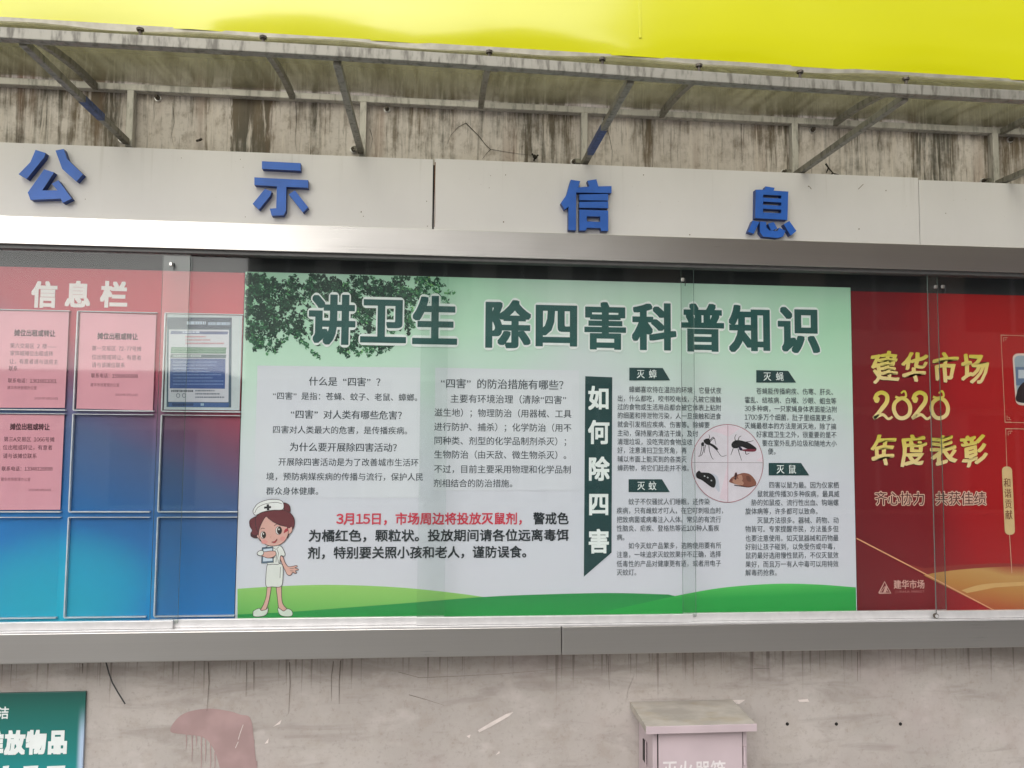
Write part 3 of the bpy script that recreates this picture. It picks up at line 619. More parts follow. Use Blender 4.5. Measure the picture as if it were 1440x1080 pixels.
# hair behind, ears, face
shape([(150, 215), (120, 240), (122, 284), (140, 316), (128, 344), (146, 374), (182, 376), (196, 340), (210, 250), (190, 206)], HAIR, 6)
shape([(128, 336), (130, 366), (158, 378), (186, 370), (176, 356), (150, 352)], HAIRD, 6.2, False)
shape([(390, 100), (430, 110), (444, 140), (440, 172), (400, 170)], HAIR, 6)
shape([(170, 210), (250, 160), (360, 150), (440, 176), (476, 226), (474, 290), (440, 340), (420, 380), (390, 340), (240, 330), (180, 320)], HAIR, 6.4)
shape([(426, 300), (448, 282), (460, 300), (456, 330), (436, 346), (420, 336)], SKIN, 6.8)
shape([(176, 366), (190, 380), (206, 402), (200, 360), (186, 350)], SKIN, 6.5)
shape([(256, 206), (220, 252), (194, 320), (196, 370), (220, 412), (270, 438), (330, 440), (384, 418), (420, 370), (428, 318), (410, 284), (360, 274), (308, 248)], SKIN, 7)
shape([(256, 206), (300, 172), (380, 172), (440, 210), (462, 260), (440, 300), (410, 286), (360, 276), (306, 250)], HAIR, 7.4, False)
b.stroke(nq([(256, 206), (306, 250), (360, 276), (410, 288)]), .7, L_(7.6), LINE)
shape([(400, 312), (420, 300), (426, 320), (404, 334), (392, 340)], ink(170, 50, 62), 7.6, False)
for cx, cy, rx, ry in ((238, 410, 26, 16), (384, 384, 22, 18)): shape([(cx+rx*math.cos(a*.785), cy+ry*math.sin(a*.785)) for a in range(8)], ink(216, 148, 144), 7.3, False)
for cx, cy, rx, ry in ((234, 354, 17, 26), (358, 318, 20, 30)):
    shape([(cx-6+rx*1.25*math.cos(a*.785), cy+ry*1.1*math.sin(a*.785)) for a in range(8)], ink(222, 216, 214), 7.7, True, .5)
    shape([(cx+rx*math.cos(a*.785), cy+ry*math.sin(a*.785)) for a in range(8)], ink(58, 40, 30), 8.0, False)
    shape([(cx+2+rx*.5*math.cos(a*.785), cy+4+ry*.5*math.sin(a*.785)) for a in range(8)], BLK, 8.2, False)
    shape([(cx-4+rx*.25*math.cos(a*.785), cy-9+ry*.22*math.sin(a*.785)) for a in range(8)], CAP, 8.4, False)
for P in ([(206, 308), (222, 300), (240, 304)], [(316, 282), (336, 268), (362, 272)]): b.stroke(smooth_pts(nq(P), False), .8, L_(8), HAIRD)
shape([(296, 410), (320, 404), (338, 386), (336, 400), (322, 416), (308, 416)], ink(186, 60, 66), 7.8, True, .5)
b.stroke(nq([(290, 362), (286, 378), (294, 382)]), .5, L_(8), SKIN2)
# cap with a dark cross
shape([(150, 180), (150, 150), (190, 100), (270, 72), (350, 72), (388, 96), (384, 150), (300, 156), (220, 172), (170, 196)], CAP, 8.5)
b.stroke(smooth_pts(nq([(160, 178), (186, 134), (250, 104), (330, 94), (376, 104)]), False), .6, L_(8.8), LINE)
shape([(256, 110), (274, 108), (275, 124), (290, 123), (291, 139), (276, 140), (277, 156), (258, 158), (257, 142), (236, 144), (234, 128), (256, 126)], BLK, 8.9, False, sm_=False)
b.build('nurse_drawing', hyg)
# ---- round pest picture
def pq(pts): return [(960+x/7.715, 580+y/7.715) for x, y in pts]
b = MB(); circ = [(485+388*math.cos(a*math.pi/30), 553+422*math.sin(a*math.pi/30)) for a in range(60)]
b.flat(pq(circ), L_(3), ink(214, 206, 216)); RL = ink(168, 96, 108)
P = pq(circ); b.stroke(P+P[:2], .85, L_(3.6), RL); b.stroke(pq([(490, 131), (490, 975)]), .9, L_(3.5), ink(186, 150, 164)); b.stroke(pq([(98, 542), (872, 546)]), .7, L_(3.5), ink(150, 140, 150))
for pts in ([(490, 140), (420, 160), (300, 200), (420, 230), (485, 260)], [(490, 560), (485, 960), (400, 930), (440, 760)], [(495, 140), (620, 170), (560, 220), (500, 260)], [(860, 480), (800, 520), (860, 540)]): b.flat(pq(pts), L_(3.2), ink(220, 200, 212))
DK, DB, BR, BR2 = ink(26, 24, 28), ink(58, 28, 34), ink(134, 84, 70), ink(176, 130, 112)
def pf(pts, m, k=4): b.flat(smooth_pts(pq(pts), True, 4), L_(k), m)
def ps(pts, w, m, k=4, tp=.5): b.stroke(smooth_pts(pq(pts), False, 4), w, L_(k), m, tp)
pf([(228, 300), (262, 284), (292, 290), (300, 340), (270, 352), (236, 330)], DK); pf([(200, 340), (214, 322), (232, 330), (226, 360), (206, 364)], DK); pf([(290, 330), (340, 352), (384, 394), (372, 406), (330, 376), (290, 352)], DK)
for L__ in ([(280, 300), (292, 262), (284, 240)], [(296, 320), (340, 276), (352, 310), (362, 350)], [(290, 310), (330, 266), (340, 290)], [(210, 350), (204, 400), (186, 470), (168, 474)], [(232, 350), (226, 410), (206, 462), (192, 472)], [(284, 350), (292, 420), (320, 496), (340, 506)], [(300, 350), (370, 410), (420, 474), (476, 464)], [(250, 350), (240, 400), (236, 440)]): ps(L__, 1.0, DK, 4.2)
pf([(528, 350), (548, 316), (590, 300), (640, 306), (720, 330), (790, 378), (800, 404), (770, 420), (700, 396), (640, 372), (590, 388), (545, 384)], DK); pf([(650, 402), (720, 396), (796, 400), (780, 424), (700, 424), (640, 412)], ink(118, 42, 60), 4.2); pf([(610, 370), (640, 384), (650, 412), (618, 408)], ink(40, 34, 62), 4.3)
for L__ in ([(572, 306), (566, 270), (582, 236)], [(600, 304), (614, 268), (636, 254)], [(548, 390), (534, 430), (522, 462)], [(600, 392), (616, 450), (640, 522)], [(680, 420), (690, 454), (724, 440)], [(690, 320), (730, 316), (770, 304)]): ps(L__, 1.1, DK, 4.2)
pf([(146, 660), (178, 632), (200, 650), (250, 652), (300, 662), (344, 700), (360, 750), (350, 804), (330, 816), (296, 800), (256, 770), (206, 734), (168, 718), (148, 700)], DK); pf([(300, 664), (380, 700), (400, 860), (350, 804), (356, 740)], ink(190, 192, 206), 3.9)
for x, y in ((238, 690), (272, 706), (312, 738)): pf([(x-10, y), (x, y-8), (x+9, y+2), (x, y+9)], ink(190, 190, 196), 4.3)
pf([(506, 740), (530, 706), (556, 690), (570, 654), (588, 652), (596, 672), (660, 656), (730, 672), (780, 724), (800, 774), (770, 800), (690, 806), (600, 786), (546, 770), (510, 756)], BR); pf([(540, 730), (600, 720), (660, 760), (640, 790), (560, 772)], BR2, 4.2); pf([(600, 690), (640, 680), (650, 730), (620, 740)], BR2, 4.2); pf([(690, 690), (730, 700), (740, 750), (700, 740)], ink(108, 66, 56), 4.2)
pf([(566, 676), (578, 650), (590, 670), (584, 700), (570, 704)], DB, 4.5); pf([(560, 714), (576, 706), (584, 722), (570, 732)], DB, 4.6); pf([(514, 730), (530, 720), (544, 736), (524, 748)], ink(110, 58, 56), 4.5); ps([(560, 790), (640, 800), (720, 810), (796, 790)], 1.4, DB, 4.4)
b.build('pest_picture', hyg)

# ------------------------------------------------------------------ red award poster (right)
aw = thing('award_poster', (2.9, 0, ZB), 'dark red award poster with gold brush lettering, right of the mint poster', 'poster')
t = NT('printed_red_sheet'); x, y, z = t.xyz()
v = t.m('ADD', x, t.m('MULTIPLY', t.m('SUBTRACT', z, ZB), .1))
c = t.ramp(t.n('MapRange', {0: v, 1: 2.0, 2: 2.75}).outputs[0], [(0, rgb(108, 22, 30, KP)), (.35, rgb(126, 20, 30, KP)), (.6, rgb(162, 16, 24, KP)), (1, rgb(172, 24, 20, KP))])
b = MB(); b.box(2.0025, 3.9, Y_POST+.0005, Y_POST+.004, pz0, pz1-.012, t.pbr(c, .5)); b.build('poster_sheet', aw)
gold = grad_print('gold_lettering', [(0, rgb(228, 206, 150, KP)), (.5, rgb(222, 202, 120, KP)), (1, rgb(196, 190, 66, KP))], (0, 1), 0, 1)
def goldz(lo, hi): return grad_print('gold_lettering', [(0, rgb(238, 212, 160, KP)), (.5, rgb(232, 208, 128, KP)), (1, rgb(208, 196, 68, KP))], (0, 1), lo, hi)
DR = ink(70, 10, 16)
rb = random.Random(5)
def brush(ch, x0, x1, yc, h, gm):
    A = at(x0, yc, L_(3)); B = at(x1, yc, L_(3)); H = at(x0, yc-h/2, L_(3)).z-at(x0, yc+h/2, L_(3)).z
    b = MB(); b2 = MB(); vs_, fs = glyph(ch, 0, 3); ph = rb.uniform(0, 6)
    def warp(v, d):
        xx, yy = v; yy2 = yy-.37
        xx2 = (xx-.5)*(1+.10*math.sin(yy*5+ph))+.05*math.sin(yy*7+ph*2)
        yy2 += .10*(xx-.5)+.03*math.sin(xx*8+ph)
        return ((A.x+B.x)/2+xx2*(B.x-A.x)*1.05+d, A.z+yy2*H*1.08)
    for k, (d, dz_) in enumerate([(-.0036, -.0014), (-.0026, .0012), (-.0014, .0022), (0, -.0016), (0, .002), (.0014, -.0022), (.0026, .0016), (.0036, .001)]):
        b.add([(warp(v, d)[0], L_(3+.1*k), warp(v, d)[1]+dz_) for v in vs_], fs, gm)
    o_ = b.build('gold_character', aw)
    b2.add([(warp(v, -.003)[0], L_(2), warp(v, 0)[1]-.004) for v in vs_], fs, DR); b2.build('character_shadow', o_)
g1 = goldz(at(1300, 539, 0).z, at(1300, 497, 0).z); g2 = goldz(at(1280, 591, 0).z, at(1280, 550, 0).z); g3 = goldz(at(1300, 656, 0).z, at(1300, 612, 0).z)
for ch, x0, x1 in (('建', 1226, 1263), ('华', 1269, 1304), ('市', 1312, 1345), ('场', 1353, 1388)): brush(ch, x0, x1, 517.5+(x0-1300)*.02, 41, g1)
for ch, x0, x1 in (('年', 1226, 1259), ('度', 1267, 1301), ('表', 1309, 1344), ('彰', 1352, 1388)): brush(ch, x0, x1, 633.5, 43, g3)
for x0, d in ((1227, '2'), (1255, '0'), (1281, '2'), (1308, '0')):
    o_ = x0; b = MB()
    if d == '2':
        P = smooth_pts([(o_+3, 562), (o_+6, 555), (o_+13, 552), (o_+20, 556), (o_+20, 565), (o_+13, 575), (o_+4, 586), (o_+2, 588), (o_+14, 583), (o_+22, 589), (o_+28, 586)], False, 5)
        b.stroke(P[:26], 5.2, L_(3), g2, 1.2); b.stroke(P[24:], 6.0, L_(3.2), g2, .5)
        b.flat(smooth_pts([(o_+2, 562), (o_+5, 557), (o_+10, 560), (o_+8, 566), (o_+4, 566)]), L_(3.3), g2)
    else:
        P = smooth_pts([(o_+13, 560), (o_+4, 566), (o_+2, 576), (o_+7, 586), (o_+15, 588), (o_+23, 583), (o_+25, 573), (o_+21, 564)], True, 5); b.stroke(P+P[:2], 5.5, L_(3), g2)
        b.stroke(smooth_pts([(o_+4, 558), (o_+12, 560), (o_+19, 557), (o_+17, 550), (o_+12, 553)], False, 5), 3.4, L_(3.3), g2, .7)
    b.build('gold_character', aw)
b = MB(); CR = ink(216, 178, 160)
for s, x0, x1 in (('齐心协力', 1230, 1301), ('共获佳绩', 1315, 1387)):
    b = MB()
    line(b, s, x0, 701, 0, L_(2), CR, .07, x1=x1, h=20); line(b, s, x0, 701, 0, L_(3), ink(78, 16, 22), .006, x1=x1, h=20)
    b.build('printed_slogan', aw)
b = MB(); wv = grad_print('gold_wave', [(0, rgb(176, 92, 52, KP)), (.45, rgb(186, 130, 66, KP)), (.8, rgb(192, 148, 88, KP)), (1, rgb(168, 84, 60, KP))], (.12, 1), at(1440, 858, 0).z+.31, at(1440, 796, 0).z+.31, .06)
wv2 = grad_print('rose_wave', [(0, rgb(140, 40, 36, KP)), (1, rgb(150, 52, 46, KP))], (0, 1), ZB+.05, ZB+.2)
ln = [(1300, 806.5), (1404, 860)]
b.flat([(1272, 792)]+smooth_pts([(1300, 799), (1340, 795), (1390, 792.5), (1440, 793), (1560, 800)], False)+[(1560, 815), (1440, 800), (1380, 800), (1330, 806), (1299, 808)], L_(1), wv2)
b.flat([(1299, 809)]+smooth_pts([(1312, 806), (1350, 801), (1400, 797.5), (1440, 797), (1560, 803)], False)+[(1560, 866), (1404, 864), (1400, 860)], L_(1.5), wv)
b.flat(smooth_pts([(1352, 830), (1380, 822), (1420, 819), (1470, 818), (1560, 822)], False)+[(1560, 826), (1460, 822), (1400, 826), (1360, 834)], L_(1.8), ink(206, 164, 104))
b.stroke([(1204.5, 757), (1300, 806.5), (1405, 862)], 1.7, L_(2.2), ink(222, 160, 120)); b.build('gold_wave', aw)
b = MB(); LG = ink(208, 160, 150)
b.stroke([(1236, 834), (1244, 818), (1252.5, 834), (1236, 834)], 2.0, L_(2), LG); b.flat([(1242, 833), (1246, 822), (1248, 826), (1246, 833)], L_(2), LG); b.stroke([(1239, 832), (1244, 825), (1249, 832)], 1.1, L_(2), LG)
line(b, '建华市场', 1256.5, 822, 0, L_(2), LG, .02, x1=1300.5, h=13); line(b, 'JIANHUA MARKET', 1258, 832, 0, L_(2), ink(176, 110, 108), 0, x1=1300, h=4.5); b.build('printed_logo', aw)
GL2 = ink(206, 168, 140)
b = MB()
def corner(x, y, sx, sy_):
    for d in (0, 3.2): b.stroke([(x+d*sx, y+9*sy_), (x+d*sx, y+d*sy_), (x+9*sx, y+d*sy_)], .7, L_(2), GL2)
    b.stroke([(x+5*sx, y+6.5*sy_), (x+6.5*sx, y+6.5*sy_), (x+6.5*sx, y+4.5*sy_)], .7, L_(2), GL2)
b.stroke([(1560, 477), (1407.5, 471), (1413.5, 594), (1560, 596)], .9, L_(1.6), GL2); corner(1408, 471.5, 1, 1); corner(1413, 593.5, 1, -1)
b.build('printed_frame', aw); b = MB()
b.stroke([(1560, 606), (1414, 602.7), (1416, 657)], .9, L_(1.6), GL2); corner(1414.5, 603.2, 1, 1); b.build('printed_frame', aw); b = MB(); b.stroke([(1419.7, 752), (1423, 806)], .9, L_(1.6), GL2)
b.build('tag_string', aw)
def rrect(x0, y0, x1, y1, r, skew=0.0):
    out = []
    for cx, cy, a0 in ((x1-r, y0+r, -90), (x1-r, y1-r, 0), (x0+r, y1-r, 90), (x0+r, y0+r, 180)):
        for k_ in range(6):
            a = math.radians(a0+k_*18); yy = cy+r*math.sin(a); out.append((cx+r*math.cos(a)+skew*(yy-y0)/(y1-y0), yy))
    return out
b = MB(); b.flat(rrect(1408.7, 656, 1423, 752, 6, 4.5), L_(2.2), ink(212, 184, 134))
for ch, xx, yc in (('和', 1416.5, 679), ('谐', 1417.3, 693.5), ('贡', 1418, 708.5), ('献', 1418.7, 724)):
    c = at(xx, yc, L_(3)); wv_ = at(xx+10.5, yc, L_(3)).x-c.x; put(b, ch, c.x, c.z, wv_, wv_*1.25, L_(3), ink(118, 66, 44), .01)
b.build('hanging_tag', aw)
b = MB(); b.flat(rrect(1423.5, 497, 1520, 570, 8, 5), L_(2.2), ink(216, 196, 186)); b.flat(rrect(1426, 500, 1517, 567, 7, 5), L_(2.6), ink(150, 166, 178))
b.flat([(1428, 516), (1480, 516), (1480, 542), (1429, 542)], L_(2.8), ink(96, 120, 150)); b.flat([(1432, 520), (1445, 520), (1445, 532), (1432, 532)], L_(2.9), ink(186, 196, 206))
b.flat(smooth_pts([(1431, 565), (1430, 552), (1434, 543), (1442, 536), (1455, 534), (1464, 545), (1464, 565)]), L_(3.0), ink(30, 28, 32)); b.build('printed_photo', aw)

# ------------------------------------------------------------------ red-to-blue information poster (left)
inf = thing('information_poster', (-.9, 0, ZB), 'red to blue information poster with white heading, left of the mint poster', 'poster')
t = NT('printed_red_blue_sheet'); x, y, z = t.xyz(); zz = t.m('SUBTRACT', z, ZB)
v = t.m('ADD', t.m('MULTIPLY', zz, 1.25), t.m('MULTIPLY', t.m('ADD', x, .35), .55))
v = t.m('ADD', v, t.m('MULTIPLY', t.m('SUBTRACT', t.noise(2.4, 2), .5), .12))
c = t.ramp(t.n('MapRange', {0: v, 1: -.12, 2: 1.35}).outputs[0], [(0, rgb(0, 160, 200, KP)), (.16, rgb(0, 124, 196, KP)), (.34, rgb(28, 104, 168, KP)), (.52, rgb(76, 96, 140, KP)), (.66, rgb(124, 74, 102, KP)), (.78, rgb(172, 56, 74, KP)), (1, rgb(190, 60, 74, KP))])  # print gradient; red stops paled to carry the haze of reflections on the glass
gx_ = t.m('ADD', t.m('POWER', t.m('SUBTRACT', x, -.50), 2.0), t.m('POWER', t.m('MULTIPLY', t.m('SUBTRACT', zz, .10), 1.6), 2.0))
c = t.mix(t.m('MULTIPLY', t.sm(gx_, .10, .0), .55), c, rgb(0, 186, 204, KP))
b = MB(); b.box(-1.9, -.0025, Y_POST+.0005, Y_POST+.004, pz0, pz1-.004, t.pbr(c, .5)); b.build('poster_sheet', inf)
for ch, x0, x1 in (('信', 44, 81), ('息', 91, 128), ('栏', 141, 180)):
    A = at(x0, 414, L_(2)); B = at(x1, 414, L_(2)); H = at(x0, 395, 0).z-at(x0, 433, 0).z
    b = MB(); put(b, ch, (A.x+B.x)/2, A.z, B.x-A.x, H, L_(2), ink(222, 214, 214), .036); b.build('heading_character', inf)

# ---- acrylic pockets glued on the poster, and the sheets in them
def zrow(px, py): return at(px, py, -.006).z
colx = [(at(-18, 505, -.006).x, at(93, 505, -.006).x), (at(107.5, 505, -.006).x, at(212, 505, -.006).x), (at(231, 505, -.006).x, at(329, 505, -.006).x)]
pw = .236
colx = [(c_[0], c_[0]+pw) for c_ in colx]
rowz = [(zrow(160, 577), zrow(160, 439)), (zrow(150, 719), zrow(150, 583)), (zrow(145, 867), zrow(145, 727.5))]
where = [['top left pocket, partly cut off', 'top middle pocket', 'top right pocket'], ['middle left pocket', 'centre pocket', 'middle right pocket'], ['bottom left pocket', 'bottom middle pocket', 'bottom right pocket']]
filled = {(0, 0): 'on the left poster, top row, far left, with a pink notice', (0, 1): 'on the left poster, top row, middle, with a pink notice', (0, 2): 'on the left poster holding the blue and white leaflet', (1, 0): 'on the left poster holding the lowest pink notice', (1, 1): 'standing empty in the middle of the left poster', (1, 2): 'standing empty directly below the blue leaflet', (2, 0): 'standing empty directly below the lowest pink notice', (2, 1): 'standing empty at the bottom, middle of three', (2, 2): 'standing empty at the bottom, nearest the mint poster'}
for r in range(3):
    for c_ in range(3):
        xa, xb = colx[c_]; za, zb_ = rowz[r]
        pk_ = thing('acrylic_pocket', ((xa+xb)/2, -.004, za), 'clear acrylic pocket '+filled[(r, c_)], 'sheet holder', 'acrylic pockets on the left poster')
        b = MB(); b.box(xa, xb, -.0125, -.0100, za, zb_, M['acrylic']); b.build('front_sheet', pk_)
        b = MB(); e = M['acrylic_edge']; b.box(xa-.0022, xa+.0012, -.0128, -.001, za, zb_, e); b.box(xa, xb, -.0128, -.001, za-.0028, za+.0005, e); b.box(xa, xb, -.0126, -.001, zb_-.0004, zb_+.0014, e); b.build('glued_edge', pk_)
pinkm = plain('pink_paper', rgb(224, 160, 172, 1.12), .7, var=.03, scale=8); GT = ink(112, 66, 78, 1.0); GT2 = ink(150, 96, 108, 1.0)
pink = [((0, 0), 'pink paper notice with a phone number at the far left of the top row', [(-.0, 468, '摊位出租或转让', 20, 78, 9.6, .035, 0), (0, 486, '第六交易区 2 楼——', 14, 80, 0, .004, 1), (0, 496.5, '家饰城摊位出租或转', 14, 75, 0, .004, 1), (0, 508, '让，有意者请与该房主', 13, 82, 0, .004, 1), (0, 518, '联系', 12, 25, 0, .004, 1), (0, 535, '联系电话：13616811001', 11, 80, 7, .004, 1), (0, 545, '建华市场管理办公室', 10, 52, 5.5, .0, 2), (0, 560, '2020年3月10日', 48, 82, 4, 0, 2)]),
        ((0, 1), 'pink paper notice with a short text, between another pink sheet and the blue leaflet', [(0, 472.5, '摊位出租或转让', 137, 194, 9.6, .035, 0), (0, 489.5, '第一交易区 72-77号摊', 129, 199, 0, .004, 1), (0, 502, '位出租或转让，有意者', 129, 199, 0, .004, 1), (0, 513, '请与该摊位联系', 129, 176, 0, .004, 1), (0, 528, '联系电话：15988600888', 128, 194, 7, .006, 1), (0, 541, '建华市场管理办公室', 127, 168, 5.5, 0, 2), (0, 555, '2020年3月10日', 162, 194, 4, 0, 2)]),
        ((1, 0), 'pink paper notice alone in the second row, at the left', [(0, 600, '摊位出租或转让', 14, 70, 9.6, .035, 0), (0, 617.5, '第三A交易区 1066号摊', 5, 77, 0, .004, 1), (0, 629, '位出租或转让，有意者', 4, 74, 0, .004, 1), (0, 641, '请与该摊位联系', 4, 52, 0, .004, 1), (0, 659, '联系电话：13348126688', 2, 74, 7, .006, 1), (0, 674, '建华市场管理办公室', 1, 43, 5.5, 0, 2), (0, 689, '2020年3月10日', 40, 72, 4, 0, 2)])]
for (r, c_), lab, lines_ in pink:
    xa, xb = colx[c_]; za, zb_ = rowz[r]
    nt_ = thing('paper_notice', ((xa+xb)/2, -.006, za+.006), lab, 'notice', 'pink notices in the pockets')
    b = MB(); tilt = {(0, 0): .002, (0, 1): -.003, (1, 0): .001}[(r, c_)]
    b.hexa([(xa+.006, -.0062, za+.004), (xb-.004, -.0062, za+.004+tilt), (xb-.004, -.0062, zb_-.003+tilt), (xa+.006, -.0062, zb_-.003)], [(xa+.006, -.0058, za+.004), (xb-.004, -.0058, za+.004+tilt), (xb-.004, -.0058, zb_-.003+tilt), (xa+.006, -.0058, zb_-.003)], pinkm); b.build('paper', nt_)
    for _, yc, s, x0, x1, h, wg, k in lines_:
        if k != 1 or '电话' in s or not b.v or '第' in s: b = MB()
        line(b, s, x0, yc, 0, -.0066, (ink(84, 36, 50, 1.0), GT, GT2)[k], wg, x1=x1, h=h or 7.6)
        nx = lines_[lines_.index((_, yc, s, x0, x1, h, wg, k))+1:][:1]
        if k != 1 or '电话' in s or not nx or nx[0][7] != 1 or '电话' in nx[0][2]: b.build('printed_heading' if k == 0 else 'printed_phone' if '电话' in s else 'printed_body' if k == 1 else 'printed_footer', nt_)
xa, xb = colx[2]; za, zb_ = rowz[0]
lf = thing('leaflet', ((xa+xb)/2, -.006, za), 'dark framed blue and white leaflet in the top right pocket of the left poster', 'leaflet')
b = MB(); b.box(xa+.004, xb-.004, -.0062, -.0058, za+.004, zb_-.002, ink(196, 202, 204)); b.build('paper', lf)
b = MB(); rl = random.Random(9)
def lq(pts): return [(220+x/6.754, 430+y/6.754) for x, y in pts]
def rect(x0, y0, x1, y1, m, k): b.flat(lq([(x0, y0), (x1, y0+4), (x1-6, y1+4), (x0-6, y1)]), -.0062-.0004*k, m)
rect(102, 108, 716, 962, ink(66, 90, 108), .5); rect(108, 112, 716, 216, ink(38, 58, 84), 1); rect(118, 224, 690, 912, ink(206, 204, 212), 1.2); rect(140, 240, 682, 268, ink(88, 98, 142), 2)
rect(140, 392, 664, 452, ink(84, 128, 104), 2); rect(136, 460, 664, 494, ink(72, 96, 104), 2); rect(132, 500, 656, 784, ink(58, 84, 144), 2); rect(120, 918, 690, 960, ink(66, 96, 148), 1.4)
def scribble(x0, x1, y, h, m, k=3):
    x = x0
    while x < x1:
        w_ = rl.uniform(7, 17); b.flat(lq([(x, y), (x+w_, y), (x+w_-1, y+h), (x, y+h)]), -.0062-.0004*k, m); x += w_+rl.uniform(2, 6)
scribble(290, 470, 148, 30, ink(190, 204, 220)); scribble(490, 700, 156, 28, ink(176, 192, 212)); scribble(250, 400, 244, 16, ink(210, 214, 230))
for yy, xe in ((286, 460), (318, 500), (350, 640)): scribble(276, xe, yy, 14, ink(196, 130, 140))
for yy in (404, 428): scribble(150, 650, yy, 10, ink(130, 164, 140))
scribble(160, 410, 470, 14, ink(196, 208, 206))
for i in range(8): scribble(160, rl.uniform(480, 640), 530+i*30, 9, ink(128, 152, 196))
scribble(140, 350, 800, 18, ink(80, 84, 96)); 
for yy, xe in ((800, 550), (830, 590), (862, 640)): scribble(370, xe, yy, 13, ink(96, 104, 120))
for cx in (206, 262):
    P = lq([(cx+16*math.cos(a*.524), 852+19*math.sin(a*.524)) for a in range(12)]); b.stroke(P+P[:2], .7, -.0076, ink(70, 76, 90))
scribble(150, 340, 926, 24, ink(40, 60, 96)); scribble(420, 450, 926, 24, ink(170, 196, 214)); b.build('printed_layout', lf)

# ------------------------------------------------------------------ fire cabinet below the board, right of the middle
fx0, fx1, fy = 1.276, 1.572, -.125
cabm = plain('pale_pink_steel', rgb(190, 174, 178), .42, var=.07, scale=6); cabd = plain('cabinet_gap', (.03, .025, .025), .8)
def lid_mat():
    t = NT('dusty_cabinet_lid'); x, y, z = t.xyz(); n = t.noise((6, 10, 6), 5, .6)
    c = t.mix(t.sm(n, .35, .65), rgb(184, 178, 168), rgb(160, 154, 145)); c = t.mix(t.m('MULTIPLY', t.sm(t.noise((9, 14, 3), 3, off=(3, 1, 0)), .5, .7), .4), c, rgb(158, 142, 114)); return t.pbr(c, .6)
lidm = lid_mat()
fc = thing('fire_extinguisher_cabinet', ((fx0+fx1)/2, -.04, 0), 'pale pink steel fire extinguisher cabinet standing against the wall below the board', 'fire cabinet')
lz = at(950, 1020, -.15).z
b = MB(); b.box(fx0, fx1, fy, Y_WALL-.002, .04, lz-.018, cabm); b.box(fx0+.02, fx1-.02, fy+.02, Y_WALL-.02, 0, .04, cabd); b.build('cabinet_body', fc, .003)
b = MB(); b.box(fx0+.017, fx1-.017, fy-.006, fy-.0005, .06, lz-.028, cabm); b.build('door', fc, .002)
b = MB(); b.box(fx0+.0135, fx0+.0165, fy-.0012, fy+.001, .05, lz-.019, cabd); b.build('door_gap', fc)
b = MB(); b.box(fx1-.0165, fx1-.0145, fy-.0012, fy+.001, .05, lz-.019, cabd); b.build('door_gap', fc)
b = MB(); b.tube([(fx1-.010, fy-.004, lz-.13), (fx1-.010, fy-.004, lz-.075)], .004, cabm, 10); b.build('hinge', fc)
b = MB(); lx0, lx1 = fx0-.028, fx1+.018
b.hexa([(lx0, -.155, lz-.020), (lx1, -.155, lz-.020), (lx1, Y_WALL-.002, lz-.012), (lx0, Y_WALL-.002, lz-.012)], [(lx0, -.155, lz), (lx1, -.155, lz), (lx1, Y_WALL-.002, lz+.010), (lx0, Y_WALL-.002, lz+.010)], lidm)
b.box(lx0-.001, lx1+.001, -.1575, -.1552, lz-.022, lz+.001, cabm); b.build('lid', fc, .0012)
b = MB(); c = at(897, 1057, -.03); b.box(fx0-.003, fx0-.0005, -.055, -.015, c.z-.03, c.z+.035, cabd); b.box(fx0-.005, fx0-.003, -.060, -.052, c.z-.035, c.z+.04, cabm); b.build('side_handle', fc)
b = MB(); wt = plain('worn_white_lettering', rgb(222, 216, 216), .6)
for ch, xx in (('灭', 942), ('火', 964), ('器', 988), ('箱', 1010)):
    c = at(xx, 1083.5, fy-.0065); w_ = at(xx+22, 1083, fy-.0065).x-c.x; put(b, ch, c.x, c.z, w_, w_*1.25, fy-.0068, wt, .015)
b.build('lettering', fc)

# ------------------------------------------------------------------ green sign below the board, far left
t = NT('green_sign_print'); x, y, z = t.xyz()
c = t.ramp(t.n('MapRange', {0: z, 1: .38, 2: .76}).outputs[0], [(0, rgb(20, 150, 160)), (.45, rgb(24, 120, 116)), (.8, rgb(22, 98, 88)), (1, rgb(22, 74, 68))])
xr_ = at(118.5, 1020, .04).x
s1 = t.m('MULTIPLY', t.sm(x, xr_-.022, xr_-.006), t.sm(z, .70, .58)); c = t.mix(s1, c, rgb(170, 190, 214))
gs = thing('green_sign', (-.75, .045, .3), 'green printed wall sign with white characters below the board at the left', 'sign')
zt_ = at(60, 974, .038).z
b = MB(); b.box(-1.55, xr_, .040, Y_WALL-.001, .15, zt_, t.pbr(c, .4)); b.build('sign_panel', gs, .001)
b = MB(); wl_ = ink(222, 228, 226, 1.0)
for ch, xx, yy, w_, h_, wg in (('洁', 5, 1002.5, 16, 18, .02), ('堆', -9, 1044.5, 28, 34, .055), ('放', 21, 1044.5, 28, 34, .055), ('物', 51, 1044, 28, 34, .055), ('品', 81, 1043.5, 28, 34, .055)):
    c = at(xx, yy, .0395); ww = at(xx+w_, yy, .0395).x-c.x; hh = c.z-at(xx, yy+h_, .0395).z; b = MB(); put(b, ch, c.x, c.z, ww, hh, .0392, wl_, wg); b.build('lettering', gs)
b = MB()
for x0, x1 in ((4, 13), (33, 54), (66, 92)): b.flat([(x0, 1077.5), (x1, 1076.5), (x1-1, 1082), (x0, 1083)], .0392, wl_)
b.build('lettering', gs)

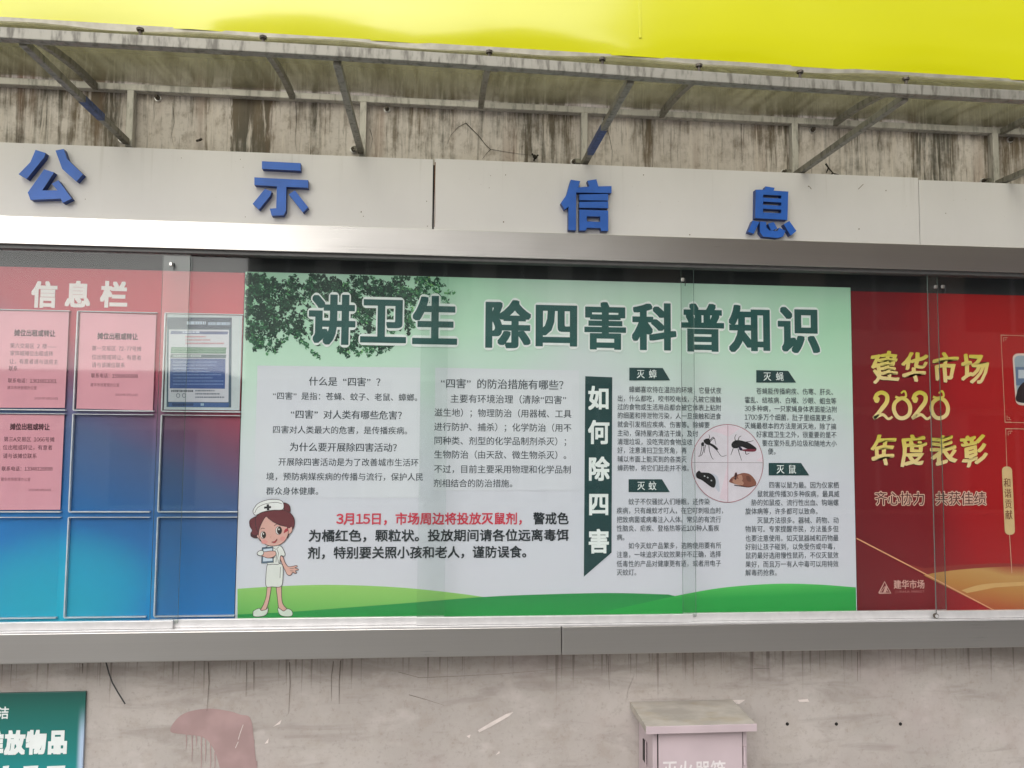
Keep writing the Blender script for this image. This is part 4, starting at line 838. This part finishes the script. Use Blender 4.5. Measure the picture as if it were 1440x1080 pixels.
# ------------------------------------------------------------------ small things
b = MB(); P = [at(x_, y_, .03) for x_, y_ in ((149, 931), (153, 946), (158, 960), (166, 974), (176, 990))]
b.bar(P, .0038, .0015, M['dark']); tag(b.build('hanging_strap'), 'thin black strap hanging out from under the left part of the board', 'strap')
b = MB(); tw = plain('dry_twig', (.03, .025, .018), .9)
for pts in ([(1161, 230), (1165, 236), (1171, 243), (1178, 247)], [(1165, 236), (1162, 243)], [(1171, 243), (1167, 248)], [(1178, 246), (1183, 250)], [(1178, 247), (1176, 252)]):
    b.tube([at(p[0], p[1], .03) for p in pts], .0032, tw, 6, .0016)
b.tube([at(1173, 246, .02), at(1179, 247.5, .015), at(1185, 250, .02)], .0065, tw, 7, .004)
tag(b.build('dry_twig'), 'dark dry twig lodged on the header top edge, right of the last blue character', 'twig')
b = MB(); 
for pts in ([(748, 216), (752, 221), (757, 218)], [(752, 221), (751, 226)]): b.tube([at(p[0], p[1], .035) for p in pts], .003, tw, 6)
b.tube([at(750, 219, .03), at(755, 222, .03)], .006, tw, 7); tag(b.build('weed_stub'), 'small dark weed stub in the wall crack above the middle of the header', 'weed')
b = MB(); b.tube([at(277, 198, .04), at(281, 197, .02), at(284, 195, .02)], .004, M['bolt'], 8); tag(b.build('cut_bolt'), 'short rusty bolt stub in the wall between the first two characters', 'bolt')

# ------------------------------------------------------------------ the other side of the street (unseen, heights shaped for glass and steel reflections)
def unseen_facade(name, x0, x1, z1, y, wallc, lab, floors, cols, sgnc=None):
    o = thing(name, ((x0+x1)/2, y, 0), lab, 'building')
    b = MB(); b.box(x0, x1, y-8, y, 0, z1, plain('unseen_facade_plaster', wallc, .8, var=.1, scale=.6)); b.box(x0-.1, x1+.1, y-8, y+.25, z1, z1+.3, plain('unseen_facade_cornice', tuple(v*.8 for v in wallc), .8)); b.build('wall', o)
    gm = plain('unseen_dark_window', (.04, .05, .06), .1); fm = plain('unseen_window_frame', (.5, .5, .5), .5)
    fh = z1/floors; cw = (x1-x0)/cols
    for f in range(floors):
        for q in range(cols):
            cx = x0+(q+.5)*cw; z0 = f*fh+(.9 if f else .1); b = MB(); h_ = fh-(1.5 if f else 1.0)
            b.box(cx-cw*.34, cx+cw*.34, y-.05, y+.03, z0, z0+h_, gm); b.box(cx-.04, cx+.04, y+.03, y+.06, z0, z0+h_, fm); b.build('window', o)
    if sgnc:
        b = MB(); b.box(x0+.3, x1-.3, y+.06, y+.4, fh-.75, fh+.1, plain('unseen_shop_sign', sgnc, .5)); b.build('unseen_shop_sign', o)
unseen_facade('unseen_shop_building', -24, -3.9, 2.55, -15, (.8, .78, .76), 'added unseen pale low shop building across the street, for reflections at the left of the glass', 1, 8, (.4, .4, .42))
unseen_facade('unseen_shop_building', -3.6, 5.2, 7.4, -16, (.75, .73, .7), 'added unseen grey shop building across the street, for reflections in the middle of the glass', 2, 5, (.25, .3, .28))
unseen_facade('unseen_shop_building', 5.2, 24, 12, -14, (.62, .5, .42), 'added unseen tall brown building across the street, for reflections at the right of the glass', 4, 6, (.45, .03, .03))
